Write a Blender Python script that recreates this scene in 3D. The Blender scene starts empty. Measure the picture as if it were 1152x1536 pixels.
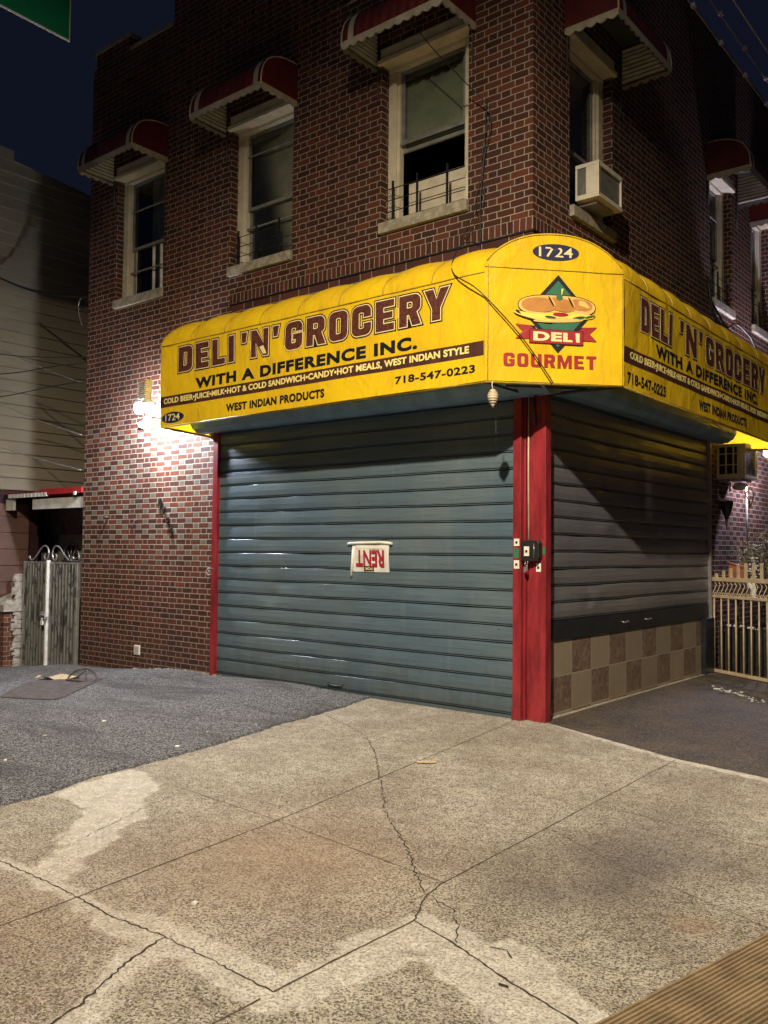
import bpy, bmesh, math, random
import numpy as np
from mathutils import Vector, Matrix
random.seed(7); rng = np.random.RandomState(5)
S = bpy.context.scene
COL = S.collection
PI = math.pi

# ------------------------------------------------------------------ node helpers
def mat(name):
    m = bpy.data.materials.new(name); m.use_nodes = True
    nt = m.node_tree; nt.nodes.clear()
    return m, nt
class N:
    """tiny node-graph helper"""
    def __init__(s, nt): s.nt = nt
    def add(s, t, **kw):
        n = s.nt.nodes.new(t)
        for k, v in kw.items(): setattr(n, k, v)
        return n
    def link(s, a, b): s.nt.links.new(a, b)
    def put(s, sock, v):
        if isinstance(v, bpy.types.NodeSocket): s.link(v, sock)
        else: sock.default_value = v
    def math(s, op, a, b=None, c=None, clamp=False):
        n = s.add('ShaderNodeMath', operation=op); n.use_clamp = clamp
        s.put(n.inputs[0], a)
        if b is not None: s.put(n.inputs[1], b)
        if c is not None: s.put(n.inputs[2], c)
        return n.outputs[0]
    def mix(s, f, a, b):
        n = s.add('ShaderNodeMix', data_type='RGBA')
        s.put(n.inputs[0], f)
        for i, v in ((6, a), (7, b)):
            if isinstance(v, (tuple, list)) and len(v) == 3: v = (*v, 1)
            s.put(n.inputs[i], v)
        return n.outputs[2]
    def step(s, x, lo, hi, a=0., b=1.):
        n = s.add('ShaderNodeMapRange', interpolation_type='SMOOTHSTEP')
        s.put(n.inputs[0], x); n.inputs[1].default_value = lo; n.inputs[2].default_value = hi
        n.inputs[3].default_value = a; n.inputs[4].default_value = b
        return n.outputs[0]
    def noise(s, vec, scale, detail=3, rough=.55, dist=0.):
        n = s.add('ShaderNodeTexNoise'); n.inputs['Scale'].default_value = scale
        n.inputs['Detail'].default_value = detail; n.inputs['Roughness'].default_value = rough
        n.inputs['Distortion'].default_value = dist
        s.link(vec, n.inputs['Vector']); return n.outputs['Fac']
    def pos(s): return s.add('ShaderNodeNewGeometry').outputs['Position']
    def scale(s, v, xyz):
        n = s.add('ShaderNodeVectorMath', operation='MULTIPLY'); s.link(v, n.inputs[0])
        n.inputs[1].default_value = xyz; return n.outputs[0]
    def sep(s, v):
        n = s.add('ShaderNodeSeparateXYZ'); s.link(v, n.inputs[0]); return n.outputs
    def comb(s, x, y, z):
        n = s.add('ShaderNodeCombineXYZ')
        for i, v in enumerate((x, y, z)): s.put(n.inputs[i], v)
        return n.outputs[0]
    def bump(s, h, strength=.3, dist=.01, normal=None):
        n = s.add('ShaderNodeBump'); n.inputs['Strength'].default_value = strength
        n.inputs['Distance'].default_value = dist; s.link(h, n.inputs['Height'])
        if normal is not None: s.link(normal, n.inputs['Normal'])
        return n.outputs[0]
    def out(s, color, rough=.6, metal=0., normal=None, spec=.5, **kw):
        b = s.add('ShaderNodeBsdfPrincipled'); o = s.add('ShaderNodeOutputMaterial')
        if isinstance(color, (tuple, list)) and len(color) == 3: color = (*color, 1)
        s.put(b.inputs['Base Color'], color); s.put(b.inputs['Roughness'], rough)
        s.put(b.inputs['Metallic'], metal); b.inputs['Specular IOR Level'].default_value = spec
        if normal is not None: s.link(normal, b.inputs['Normal'])
        s.link(b.outputs[0], o.inputs[0]); return b, o

def paint(name, col, rough=.5, metal=0., var=.25, scale=9., grime=.35, bump=.15, spec=.5, wearcol=None, stretch=(1, 1, 1), bscale=60.):
    """painted / plain surface with mottling, dirt and slight bump"""
    m, nt = mat(name); g = N(nt); p = g.scale(g.pos(), stretch)
    n1 = g.noise(p, scale, 5, .6); n2 = g.noise(p, scale * 4.7, 4, .65)
    dark = tuple(c * (1 - var) for c in col); lite = tuple(min(1, c * (1 + var * .8)) for c in col)
    c = g.mix(g.step(n1, .3, .7), dark, lite)
    dirt = g.step(n2, .55, .75)
    wc = wearcol or tuple(k * .35 for k in col)
    c = g.mix(g.math('MULTIPLY', dirt, grime), c, wc)
    r = g.math('ADD', g.math('MULTIPLY', n2, .25), rough - .12)
    h = g.noise(p, bscale, 3, .6)
    g.out(c, r, metal, g.bump(h, bump, .004), spec)
    return m

# ------------------------------------------------------------------ materials
def brick_mat(name, P=.2976, h=.0676, split=.655, voff=0., glaze=True, bc=(.125, .036, .018), bc2=(.042, .015, .010)):
    m, nt = mat(name); g = N(nt); pos = g.pos(); x, y, z = g.sep(pos)
    wob = g.math('MULTIPLY', g.math('SUBTRACT', g.noise(pos, 7, 3), .5), .012)
    u = g.math('ADD', g.math('ADD', x, y), wob); v = g.math('ADD', g.math('ADD', z, 20 + voff), wob)
    rr = g.math('DIVIDE', v, h); row = g.math('FLOOR', rr); fv = g.math('FRACT', rr)
    uu = g.math('ADD', g.math('DIVIDE', g.math('ADD', u, 30.), P), g.math('MULTIPLY', g.math('MODULO', row, 2.), .5))
    col = g.math('FLOOR', uu); fu = g.math('FRACT', uu)
    hd = g.math('GREATER_THAN', fu, split)
    d1 = g.math('MULTIPLY', g.math('MINIMUM', fu, g.math('SUBTRACT', 1., fu)), P)
    d2 = g.math('MULTIPLY', g.math('ABSOLUTE', g.math('SUBTRACT', fu, split)), P)
    dv = g.math('MULTIPLY', g.math('MINIMUM', fv, g.math('SUBTRACT', 1., fv)), h)
    d = g.math('MINIMUM', g.math('MINIMUM', d1, d2), dv)
    d = g.math('ADD', d, g.math('MULTIPLY', g.math('SUBTRACT', g.noise(pos, 70, 3), .5), .004))
    bm = g.step(d, .0036, .0062)
    wn = g.add('ShaderNodeTexWhiteNoise', noise_dimensions='3D')
    g.link(g.comb(g.math('ADD', col, g.math('MULTIPLY', hd, .5)), row, 0.), wn.inputs['Vector'])
    rnd = wn.outputs['Value']; r2 = g.sep(wn.outputs['Color'])[1]
    c = g.mix(rnd, bc2, bc)
    c = g.mix(g.math('MULTIPLY', g.step(r2, .8, .95), .6), c, (.04, .018, .016))
    c = g.mix(g.math('MULTIPLY', g.step(g.noise(pos, 55, 5, .7), .45, .7), .45), c, (.05, .018, .014))
    if glaze:
        zone = g.math('MULTIPLY', g.step(z, 1.0, 1.7), g.step(z, 3.7, 3.1))
        gl = g.math('MULTIPLY', g.math('MULTIPLY', hd, zone), g.step(r2, .3, .42))
        c = g.mix(g.math('MULTIPLY', gl, .9), c, g.mix(g.noise(pos, 90, 3), (.085, .085, .065), (.16, .155, .13)))
        c = g.mix(g.math('MULTIPLY', g.math('SUBTRACT', hd, gl), .45), c, (.045, .017, .014))
    soot = g.step(g.noise(g.scale(pos, (1, 1, .5)), .9, 5, .6), .45, .72)
    c = g.mix(g.math('MULTIPLY', soot, .5), c, (.022, .012, .011))
    mort = g.mix(g.noise(pos, 30, 4, .7), (.21, .175, .13), (.42, .36, .28))
    low = g.step(z, .9, -.1)
    mort = g.mix(g.math('MULTIPLY', soot, .4), mort, (.12, .1, .085))
    rep = g.step(g.noise(g.scale(pos, (1, 1, 1.8)), 1.7, 4, .6), .62, .7)
    mort = g.mix(g.math('MULTIPLY', rep, .5), mort, (.42, .42, .40))
    c = g.mix(g.math('MULTIPLY', g.step(g.noise(g.scale(pos, (1, 1, .35)), 3.1, 5, .7), .6, .78), .22), c, (.26, .22, .19))
    c = g.mix(bm, mort, c)
    c = g.mix(g.math('MULTIPLY', low, .35), c, (.03, .022, .02))
    h_ = g.math('ADD', bm, g.math('MULTIPLY', g.noise(pos, 160, 4, .7), .35))
    g.out(c, g.math('ADD', .62, g.math('MULTIPLY', bm, .12)), 0, g.bump(h_, .8, .006), .25)
    return m
M = {}
M['brick'] = brick_mat('flemish_brick')
M['soldier'] = brick_mat('soldier_brick', P=.1354, h=.125, split=.5, voff=.015, glaze=False, bc=(.10, .03, .02))
M['bandbrick'] = brick_mat('band_brick', P=.46, h=.1, split=.66, voff=.02, glaze=False, bc=(.1, .035, .028), bc2=(.05, .02, .02))
M['pierbrick'] = brick_mat('pier_brick', P=.30, h=.073, glaze=False, bc=(.2, .07, .04), bc2=(.11, .04, .03))
M['stone'] = paint('sill_stone', (.30, .27, .2), .8, var=.3, scale=14, grime=.5, bump=.5)
M['frame'] = paint('cream_frame', (.60, .54, .40), .5, var=.15, scale=5, grime=.3, bump=.1)
M['sash'] = paint('sash_metal', (.2, .2, .18), .4, var=.25, grime=.3)
M['black'] = paint('black_iron', (.012, .012, .013), .45, var=.3, grime=.1)
M['awn_red'] = paint('awning_red', (.105, .013, .012), .5, var=.25, scale=5, grime=.3)
M['awn_cream'] = paint('awning_cream', (.42, .37, .28), .5, var=.2, scale=8, grime=.4)
M['awn_under'] = paint('awning_under', (.05, .06, .055), .4, var=.3, grime=.3)
M['awn_slat'] = paint('awning_slat', (.5, .48, .4), .45, var=.2, grime=.4)
M['blind'] = paint('window_blind', (.62, .56, .42), .8, var=.2, scale=2.5, grime=.2)
M['curtain'] = paint('curtain_cloth', (.6, .57, .48), .9, var=.3, scale=6, grime=.2)
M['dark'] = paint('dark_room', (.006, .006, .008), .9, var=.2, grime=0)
M['redpaint'] = paint('red_steel', (.22, .02, .026), .36, var=.35, scale=5, grime=.75, bump=.25, stretch=(2.5, 2.5, .5), wearcol=(.08, .01, .012))
M['bluepaint'] = paint('hood_blue', (.15, .26, .36), .42, var=.25, scale=3, grime=.35, bump=.2)
M['blackbar'] = paint('bottom_bar', (.012, .016, .02), .35, var=.4, grime=.2)
M['galv'] = paint('galvanised', (.42, .4, .42), .32, metal=.7, var=.2, grime=.4)
M['creampipe'] = paint('cream_pipe', (.45, .37, .25), .45, grime=.2)
M['white'] = paint('white_paint', (.62, .62, .58), .5, var=.15, grime=.3)
M['whiteplastic'] = paint('white_plastic', (.7, .68, .6), .4, var=.1, grime=.2)
M['creamiron'] = paint('cream_iron', (.52, .42, .27), .45, var=.2, grime=.35, bump=.2)
M['rust'] = paint('rust_plate', (.075, .062, .06), .85, var=.4, scale=12, grime=.6, bump=.5)
M['concrete'] = paint('cap_concrete', (.34, .32, .28), .85, var=.35, scale=14, grime=.5, bump=.6)
M['wood'] = paint('pale_wood', (.5, .4, .24), .7, var=.2, scale=30, grime=.2)
M['green'] = paint('sign_green', (.006, .14, .065), .35, var=.08, scale=3, grime=.06, bump=.03)
M['signwhite'] = paint('sign_white', (.5, .52, .5), .35, var=.05, grime=.05)
M['acbeige'] = paint('ac_beige', (.6, .56, .44), .45, var=.1, grime=.35)
M['leaf'] = paint('leaf_green', (.17, .16, .09), .5, var=.5, scale=25, grime=.4)
M['stem'] = paint('stem_brown', (.05, .035, .022), .8)
M['terracotta'] = paint('terracotta', (.28, .09, .04), .7)
M['yellowcord'] = paint('yellow_cord', (.5, .42, .08), .6)
M['navy'] = paint('print_navy', (.012, .016, .06), .5, var=.1, grime=.05, bump=0)
M['pblack'] = paint('print_black', (.008, .008, .012), .5, var=.2, grime=.05, bump=0)
M['pgreen'] = paint('print_green', (.03, .14, .075), .5, var=.1, grime=.05, bump=0)
M['pred'] = paint('print_red', (.30, .018, .022), .5, var=.12, grime=.08, bump=0)
M['pbread'] = paint('print_bread', (.45, .2, .045), .5, var=.1, grime=.05, bump=0)
M['pcrust'] = paint('print_crust', (.72, .45, .12), .5, var=.1, grime=.05, bump=0)
M['pleaf'] = paint('print_leaf', (.02, .07, .03), .5, var=.1, grime=.05, bump=0)
M['pyellow'] = paint('print_yellow', (.85, .6, .1), .5, var=.08, grime=.08, bump=0)
M['pcream'] = paint('print_cream', (.75, .62, .32), .5, var=.08, grime=.08, bump=0)
M['ptext'] = paint('print_band_text', (.8, .66, .22), .5, var=.08, grime=.1, bump=0)
M['band'] = paint('print_band', (.06, .022, .016), .5, var=.3, scale=7, grime=.2, bump=0)
M['brown'] = paint('print_brown', (.085, .022, .014), .55, var=.5, scale=40, grime=.4, bump=0, wearcol=(.22, .1, .03))

def vinyl():
    m, nt = mat('yellow_vinyl'); g = N(nt); p = g.pos()
    n = g.noise(p, 2.2, 5, .6); n2 = g.noise(g.scale(p, (1, 1, .25)), 13, 5, .7)
    c = g.mix(g.step(n, .3, .72), (.88, .60, .012), (.78, .50, .018))
    c = g.mix(g.math('MULTIPLY', g.step(n2, .5, .78), .38), c, (.30, .19, .03))
    c = g.mix(g.math('MULTIPLY', g.step(g.noise(g.scale(p, (9, 9, .6)), 1.6, 5, .7), .55, .72), .28), c, (.36, .25, .06))
    wr = g.noise(g.scale(p, (1.6, 1.6, 1)), 2.6, 4, .5, .9)
    b, o = g.out(c, .40, 0, g.bump(wr, .5, .04), .4)
    t = g.add('ShaderNodeBsdfTranslucent'); g.link(c, t.inputs[0])
    mx = g.add('ShaderNodeMixShader'); mx.inputs[0].default_value = .22
    g.link(b.outputs[0], mx.inputs[1]); g.link(t.outputs[0], mx.inputs[2]); g.link(mx.outputs[0], o.inputs[0])
    return m
M['vinyl'] = vinyl()
def seam():
    return paint('vinyl_seam', (.36, .25, .03), .5, var=.3, scale=10, grime=.4)
M['seam'] = seam()

def glass():
    m, nt = mat('window_glass'); g = N(nt); o = g.add('ShaderNodeOutputMaterial')
    gl = g.add('ShaderNodeBsdfGlossy'); gl.inputs['Roughness'].default_value = .06; gl.inputs[0].default_value = (.8, .85, .9, 1)
    tr = g.add('ShaderNodeBsdfTransparent'); tr.inputs[0].default_value = (.72, .76, .74, 1)
    f = g.add('ShaderNodeFresnel'); f.inputs[0].default_value = 1.5
    mx = g.add('ShaderNodeMixShader'); g.link(g.math('ADD', f.outputs[0], .03), mx.inputs[0])
    g.link(tr.outputs[0], mx.inputs[1]); g.link(gl.outputs[0], mx.inputs[2]); g.link(mx.outputs[0], o.inputs[0])
    return m
M['glass'] = glass()

def slat_mat(name, col, col2):
    m, nt = mat(name); g = N(nt); p = g.pos()
    st = g.noise(g.scale(p, (1, 1, 26)), 2.2, 5, .65)
    big = g.noise(p, .8, 3, .5)
    spots = g.noise(g.scale(p, (1, 1, 1.6)), 17, 4, .7)
    c = g.mix(g.step(big, .32, .68), col, col2)
    c = g.mix(g.math('MULTIPLY', g.step(st, .4, .7), .4), c, tuple(k * .55 for k in col))
    c = g.mix(g.math('MULTIPLY', g.step(spots, .62, .7), g.math('MULTIPLY', g.step(g.noise(p, 2.1, 2), .5, .6), .75)), c, (.02, .025, .03))
    c = g.mix(g.math('MULTIPLY', g.step(g.noise(g.scale(p, (3, 3, .35)), 4, 4, .6), .56, .75), .2), c, (.25, .25, .22))
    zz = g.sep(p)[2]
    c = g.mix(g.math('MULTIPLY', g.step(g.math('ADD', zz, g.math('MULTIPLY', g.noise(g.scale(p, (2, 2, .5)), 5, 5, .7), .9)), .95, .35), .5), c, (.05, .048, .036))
    r = g.math('ADD', .26, g.math('MULTIPLY', st, .22))
    g.out(c, r, .15, g.bump(g.noise(g.scale(p, (1, 1, 8)), 6, 4, .6), .25, .01), .5)
    return m
M['slat_teal'] = slat_mat('shutter_teal', (.085, .135, .175), (.125, .168, .19))
M['slat_grey'] = slat_mat('shutter_grey', (.135, .14, .16), (.175, .17, .175))

def siding_mat():
    m, nt = mat('vinyl_siding'); g = N(nt); p = g.pos()
    c = g.mix(g.noise(p, 1.4, 4), (.205, .18, .13), (.30, .265, .20))
    c = g.mix(g.math('MULTIPLY', g.step(g.noise(g.scale(p, (1, 1, 5)), 5, 4), .5, .8), .3), c, (.1, .09, .08))
    g.out(c, .6, 0, g.bump(g.noise(p, 50, 3), .15, .005), .4); return m
M['siding'] = siding_mat()
M['siding_low'] = paint('lower_siding', (.13, .07, .055), .6, var=.2, scale=3, grime=.3)
M['maroon'] = paint('maroon_post', (.03, .008, .012), .5)
M['porchwall'] = paint('porch_wall', (.12, .09, .09), .8)

def tile_mat():
    m, nt = mat('marble_tiles'); g = N(nt); p = g.pos(); x, y, z = g.sep(p)
    W = .412
    uu = g.math('DIVIDE', g.math('ADD', y, 4.12 + .17), W)
    vv = g.math('DIVIDE', g.math('ADD', z, -.36 + .335 * 2), .335)
    cu = g.math('FLOOR', uu); cv = g.math('FLOOR', vv); fu = g.math('FRACT', uu); fv = g.math('FRACT', vv)
    ch = g.math('MODULO', g.math('ADD', g.math('ADD', cu, cv), 1.), 2.)
    d = g.math('MINIMUM', g.math('MULTIPLY', g.math('MINIMUM', fu, g.math('SUBTRACT', 1., fu)), W),
               g.math('MULTIPLY', g.math('MINIMUM', fv, g.math('SUBTRACT', 1., fv)), .335))
    wn = g.add('ShaderNodeTexWhiteNoise', noise_dimensions='2D'); g.link(g.comb(cu, cv, 0.), wn.inputs['Vector'])
    vein = g.noise(g.scale(p, (1, 1, 1)), 11, 6, .7, 1.5)
    light = g.mix(g.noise(g.scale(p, (1, 6, 1)), 6, 5), (.22, .18, .125), (.31, .26, .19))
    darkc = g.mix(g.step(vein, .4, .65), (.12, .08, .058), (.235, .175, .125))
    c = g.mix(ch, light, darkc)
    c = g.mix(g.math('MULTIPLY', wn.outputs['Value'], .25), c, (.1, .08, .06))
    gm = g.step(d, .003, .006)
    c = g.mix(gm, (.34, .29, .22), c)
    c = g.mix(g.math('MULTIPLY', g.step(g.noise(p, 4, 4), .4, .7), g.math('MULTIPLY', g.step(z, .3, 0.), .5)), c, (.16, .12, .06))
    g.out(c, g.math('SUBTRACT', .75, g.math('MULTIPLY', gm, .35)), 0, g.bump(gm, .3, .003), .4)
    return m
M['tiles'] = tile_mat()

def ground_mat():
    m, nt = mat('pavement_surfaces'); g = N(nt); p = g.pos()
    def at(n):
        a = g.add('ShaderNodeAttribute'); a.attribute_name = n; return a.outputs['Fac']
    nb = g.noise(p, 2.2, 5, .6); nm = g.noise(p, 11, 5, .65); nf = g.noise(p, 42, 4, .7)
    def vor(scale, feat='F1'):
        v = g.add('ShaderNodeTexVoronoi'); v.inputs['Scale'].default_value = scale; v.feature = feat
        g.link(p, v.inputs['Vector']); return v
    v1 = vor(125.); v2 = vor(190.)
    vc = g.sep(v1.outputs['Color'])[0]; vc2 = g.sep(v2.outputs['Color'])[1]
    # exposed-aggregate concrete
    base = g.mix(g.step(nb, .3, .7), (.35, .315, .25), (.52, .485, .40))
    base = g.mix(g.math('MULTIPLY', g.step(nm, .42, .68), .5), base, (.23, .19, .14))
    blot = g.step(g.noise(p, .75, 6, .65, .5), .42, .62)
    base = g.mix(g.math('MULTIPLY', blot, .45), base, (.20, .155, .105))
    peb = g.step(g.math('ADD', vc, g.math('MULTIPLY', g.math('SUBTRACT', nm, .5), .5)), .62, .8)
    c = g.mix(g.math('MULTIPLY', peb, .8), base, (.085, .068, .05))
    lit = g.step(vc2, .84, .92)
    c = g.mix(g.math('MULTIPLY', lit, .75), c, (.66, .60, .48))
    pit = g.step(g.noise(p, 88, 4, .75), .565, .64)
    c = g.mix(g.math('MULTIPLY', pit, .8), c, (.045, .036, .028))
    hc = g.math('ADD', g.math('MULTIPLY', pit, -1.1), g.math('ADD', g.math('MULTIPLY', nf, .6), g.math('MULTIPLY', peb, -.5)))
    # smooth cement smears
    pt = g.step(g.math('ADD', at('patch'), g.math('MULTIPLY', g.math('SUBTRACT', nm, .5), .16)), -.035, .015)
    pc = g.mix(g.step(nm, .3, .7), (.52, .49, .42), (.74, .71, .63))
    pc = g.mix(g.math('MULTIPLY', g.step(nf, .48, .66), .5), pc, (.24, .21, .165))
    pc = g.mix(g.math('MULTIPLY', peb, .3), pc, (.16, .14, .11))
    c = g.mix(g.math('MULTIPLY', pt, g.step(g.noise(p, 9, 6, .75), .25, .5, .55, .95)), c, pc)
    hc = g.math('MULTIPLY', hc, g.math('SUBTRACT', 1., g.math('MULTIPLY', pt, .45)))
    # stain
    st = g.math('MULTIPLY', at('stain'), g.math('ADD', .5, nb))
    c = g.mix(g.math('MULTIPLY', st, .7), c, (.075, .07, .066))
    br = g.math('MULTIPLY', at('brown'), g.math('ADD', .4, nb))
    c = g.mix(g.math('MULTIPLY', br, .6), c, (.29, .18, .09))
    # darker side pavement
    dk = g.step(g.math('ADD', at('dark'), g.math('MULTIPLY', g.math('SUBTRACT', nm, .5), .015)), -.006, .006)
    dc = g.mix(g.step(nb, .3, .75), (.024, .021, .018), (.095, .064, .036))
    vd = g.sep(vor(62.).outputs['Color'])[0]
    dc = g.mix(g.math('MULTIPLY', g.step(vd, .6, .9), .6), dc, (.16, .145, .125))
    dc = g.mix(g.math('MULTIPLY', g.step(g.noise(p, 48, 4, .75), .55, .65), .8), dc, (.02, .018, .018))
    dc = g.mix(g.math('MULTIPLY', g.step(vc2, .74, .86), .55), dc, (.20, .185, .16))
    dc = g.mix(g.math('MULTIPLY', g.step(nm, .5, .68), .45), dc, (.11, .075, .045))
    c = g.mix(dk, c, dc)
    # asphalt
    aspm = g.step(g.math('ADD', at('asph'), g.math('MULTIPLY', g.math('SUBTRACT', nm, .5), .05)), -.004, .004)
    sp = g.mix(g.step(g.sep(vor(95.).outputs['Color'])[0], .45, .85), (.045, .046, .049), (.31, .31, .32))
    sp = g.mix(g.math('MULTIPLY', g.step(vc2, .85, .95), .8), sp, (.62, .63, .66))
    sp = g.mix(g.math('MULTIPLY', g.step(g.noise(g.scale(p, (.6, 1.6, 1)), 1.3, 6, .65, .4), .46, .66), .6), sp, (.048, .048, .05))
    sp = g.mix(g.math('MULTIPLY', g.step(g.noise(g.scale(p, (1, 2.5, 1)), 3.1, 5, .6), .6, .75), .45), sp, (.32, .33, .35))
    c = g.mix(aspm, c, sp)
    edge = g.math('MULTIPLY', aspm, g.step(g.math('ADD', at('asph'), g.math('MULTIPLY', g.math('SUBTRACT', nm, .5), .05)), .045, .0))
    c = g.mix(g.math('MULTIPLY', edge, .6), c, (.035, .037, .045))
    h = g.math('ADD', hc, g.math('MULTIPLY', aspm, g.math('MULTIPLY', g.noise(p, 120, 4, .75), 1.6)))
    g.out(c, .78, 0, g.bump(h, 1., .009), .4)
    return m
M['ground'] = ground_mat()
M['crack'] = paint('crack_dark', (.045, .034, .024), .95, var=.4, scale=30, grime=.3)
M['joint'] = paint('joint_dark', (.085, .062, .04), .95, var=.4, scale=25, grime=.4)
M['rib'] = paint('ribbed_concrete', (.28, .205, .115), .7, var=.25, scale=7, grime=.45, bump=.7, bscale=120)

def emit(name, col, s):
    m, nt = mat(name); g = N(nt); e = g.add('ShaderNodeEmission'); o = g.add('ShaderNodeOutputMaterial')
    e.inputs[0].default_value = (*col, 1); e.inputs[1].default_value = s; g.link(e.outputs[0], o.inputs[0]); return m

# ------------------------------------------------------------------ mesh helpers
class MB:
    def __init__(s): s.v = []; s.f = []; s.smooth = []
    def quad(s, *pts, sm=False):
        i = len(s.v); s.v += [tuple(p) for p in pts]; s.f.append(tuple(range(i, i + len(pts)))); s.smooth.append(sm)
    def box(s, x0, x1, y0, y1, z0, z1):
        i = len(s.v)
        s.v += [(x, y, z) for z in (z0, z1) for (x, y) in ((x0, y0), (x1, y0), (x1, y1), (x0, y1))]
        for f in ((3, 2, 1, 0), (4, 5, 6, 7), (0, 1, 5, 4), (1, 2, 6, 5), (2, 3, 7, 6), (3, 0, 4, 7)):
            s.f.append(tuple(i + k for k in f)); s.smooth.append(False)
    def obox(s, c, ax, ay, az):
        """oriented box: centre and three half-axis vectors"""
        c, ax, ay, az = map(Vector, (c, ax, ay, az)); i = len(s.v)
        for k in (-1, 1):
            for (a, b) in ((-1, -1), (1, -1), (1, 1), (-1, 1)): s.v.append(tuple(c + ax * a + ay * b + az * k))
        for f in ((3, 2, 1, 0), (4, 5, 6, 7), (0, 1, 5, 4), (1, 2, 6, 5), (2, 3, 7, 6), (3, 0, 4, 7)):
            s.f.append(tuple(i + k for k in f)); s.smooth.append(False)
    def tube(s, pts, r, n=8, cap=True):
        pts = [Vector(p) for p in pts]; rings = []
        rs = r if isinstance(r, (list, tuple)) else [r] * len(pts)
        up = None
        for k, p in enumerate(pts):
            t = (pts[min(k + 1, len(pts) - 1)] - pts[max(k - 1, 0)])
            if t.length < 1e-9: t = Vector((0, 0, 1))
            t.normalize()
            if up is None:
                up = Vector((0, 0, 1)) if abs(t.z) < .9 else Vector((1, 0, 0))
            a = t.cross(up)
            if a.length < 1e-4: a = t.cross(Vector((0, 1, 0)))
            a.normalize(); b = a.cross(t); up = b
            i = len(s.v)
            for j in range(n):
                q = 2 * PI * j / n
                s.v.append(tuple(p + (a * math.cos(q) + b * math.sin(q)) * rs[k]))
            rings.append(i)
        for k in range(len(rings) - 1):
            for j in range(n):
                s.f.append((rings[k] + j, rings[k] + (j + 1) % n, rings[k + 1] + (j + 1) % n, rings[k + 1] + j)); s.smooth.append(True)
        if cap:
            s.f.append(tuple(rings[0] + j for j in range(n))[::-1]); s.smooth.append(False)
            s.f.append(tuple(rings[-1] + j for j in range(n))); s.smooth.append(False)
    def lathe(s, c, prof, n=20, axis='z'):
        """prof: list of (r, h)"""
        c = Vector(c); rings = []
        for (r, h) in prof:
            i = len(s.v)
            for j in range(n):
                q = 2 * PI * j / n; a, b = r * math.cos(q), r * math.sin(q)
                o = {'z': (a, b, h), 'y': (a, h, b), 'x': (h, a, b)}[axis]
                s.v.append(tuple(c + Vector(o)))
            rings.append(i)
        for k in range(len(rings) - 1):
            for j in range(n):
                s.f.append((rings[k] + j, rings[k] + (j + 1) % n, rings[k + 1] + (j + 1) % n, rings[k + 1] + j)); s.smooth.append(True)
        s.f.append(tuple(rings[0] + j for j in range(n))[::-1]); s.smooth.append(False)
        s.f.append(tuple(rings[-1] + j for j in range(n))); s.smooth.append(False)
    def prism(s, poly, fn, t):
        """poly: 2D outline; fn(u, v, w) -> 3D; extruded w 0..t"""
        n = len(poly); i = len(s.v)
        s.v += [tuple(fn(u, v, 0)) for u, v in poly] + [tuple(fn(u, v, t)) for u, v in poly]
        s.f.append(tuple(range(i, i + n))[::-1]); s.f.append(tuple(range(i + n, i + 2 * n))); s.smooth += [False, False]
        for k in range(n):
            s.f.append((i + k, i + (k + 1) % n, i + n + (k + 1) % n, i + n + k)); s.smooth.append(False)
    def sheet(s, rows, sm=True):
        """grid of points rows[i][j]"""
        i0 = len(s.v); nr = len(rows); nc = len(rows[0])
        for r in rows: s.v += [tuple(p) for p in r]
        for a in range(nr - 1):
            for b in range(nc - 1):
                k = i0 + a * nc + b
                s.f.append((k, k + 1, k + nc + 1, k + nc)); s.smooth.append(sm)
    def build(s, name, m, parent=None, fix=True, bevel=0., split=False):
        if split:
            p = list(range(len(s.v)))
            def fd_(a):
                while p[a] != a: p[a] = p[p[a]]; a = p[a]
                return a
            for f in s.f:
                for k in f[1:]: p[fd_(k)] = fd_(f[0])
            grp = {}
            for f, sm in zip(s.f, s.smooth): grp.setdefault(fd_(f[0]), []).append((f, sm))
            out = []
            for fs in grp.values():
                b = MB(); mp = {}
                for f, sm in fs:
                    nf = []
                    for k in f:
                        if k not in mp: mp[k] = len(b.v); b.v.append(s.v[k])
                        nf.append(mp[k])
                    b.f.append(tuple(nf)); b.smooth.append(sm)
                out.append(b.build(name, m, parent, fix, bevel))
            return out[0]
        me = bpy.data.meshes.new(name); me.from_pydata(s.v, [], s.f); me.update()
        if fix:
            b = bmesh.new(); b.from_mesh(me); bmesh.ops.recalc_face_normals(b, faces=b.faces); b.to_mesh(me); b.free()
        me.polygons.foreach_set('use_smooth', s.smooth)
        if isinstance(m, str): m = M[m]
        me.materials.append(m)
        o = bpy.data.objects.new(name, me); COL.objects.link(o)
        if parent is not None:
            o.parent = parent
            # vertices are written in world space: undo the parents' placement
            w = Matrix.Identity(4); q = parent; chain = []
            while q is not None: chain.append(q); q = q.parent
            for q in reversed(chain): w = w @ q.matrix_basis
            me.transform(w.inverted())
        if bevel > 0:
            md = o.modifiers.new('bevel', 'BEVEL'); md.width = bevel; md.segments = 2; md.limit_method = 'ANGLE'
        return o

def tag(o, label=None, cat=None, group=None, kind=None):
    if label: o['label'] = label
    if cat: o['category'] = cat
    if group: o['group'] = group
    if kind: o['kind'] = kind
    return o
def empty(name, loc=(0, 0, 0)):
    o = bpy.data.objects.new(name, None); COL.objects.link(o); o.location = loc; o.empty_display_size = .1
    return o
def B(name, m, parent, *boxes, bevel=0.):
    b = MB()
    for q in boxes: b.box(*q)
    return b.build(name, m, parent, bevel=bevel, split=len(boxes) > 1)

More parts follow.
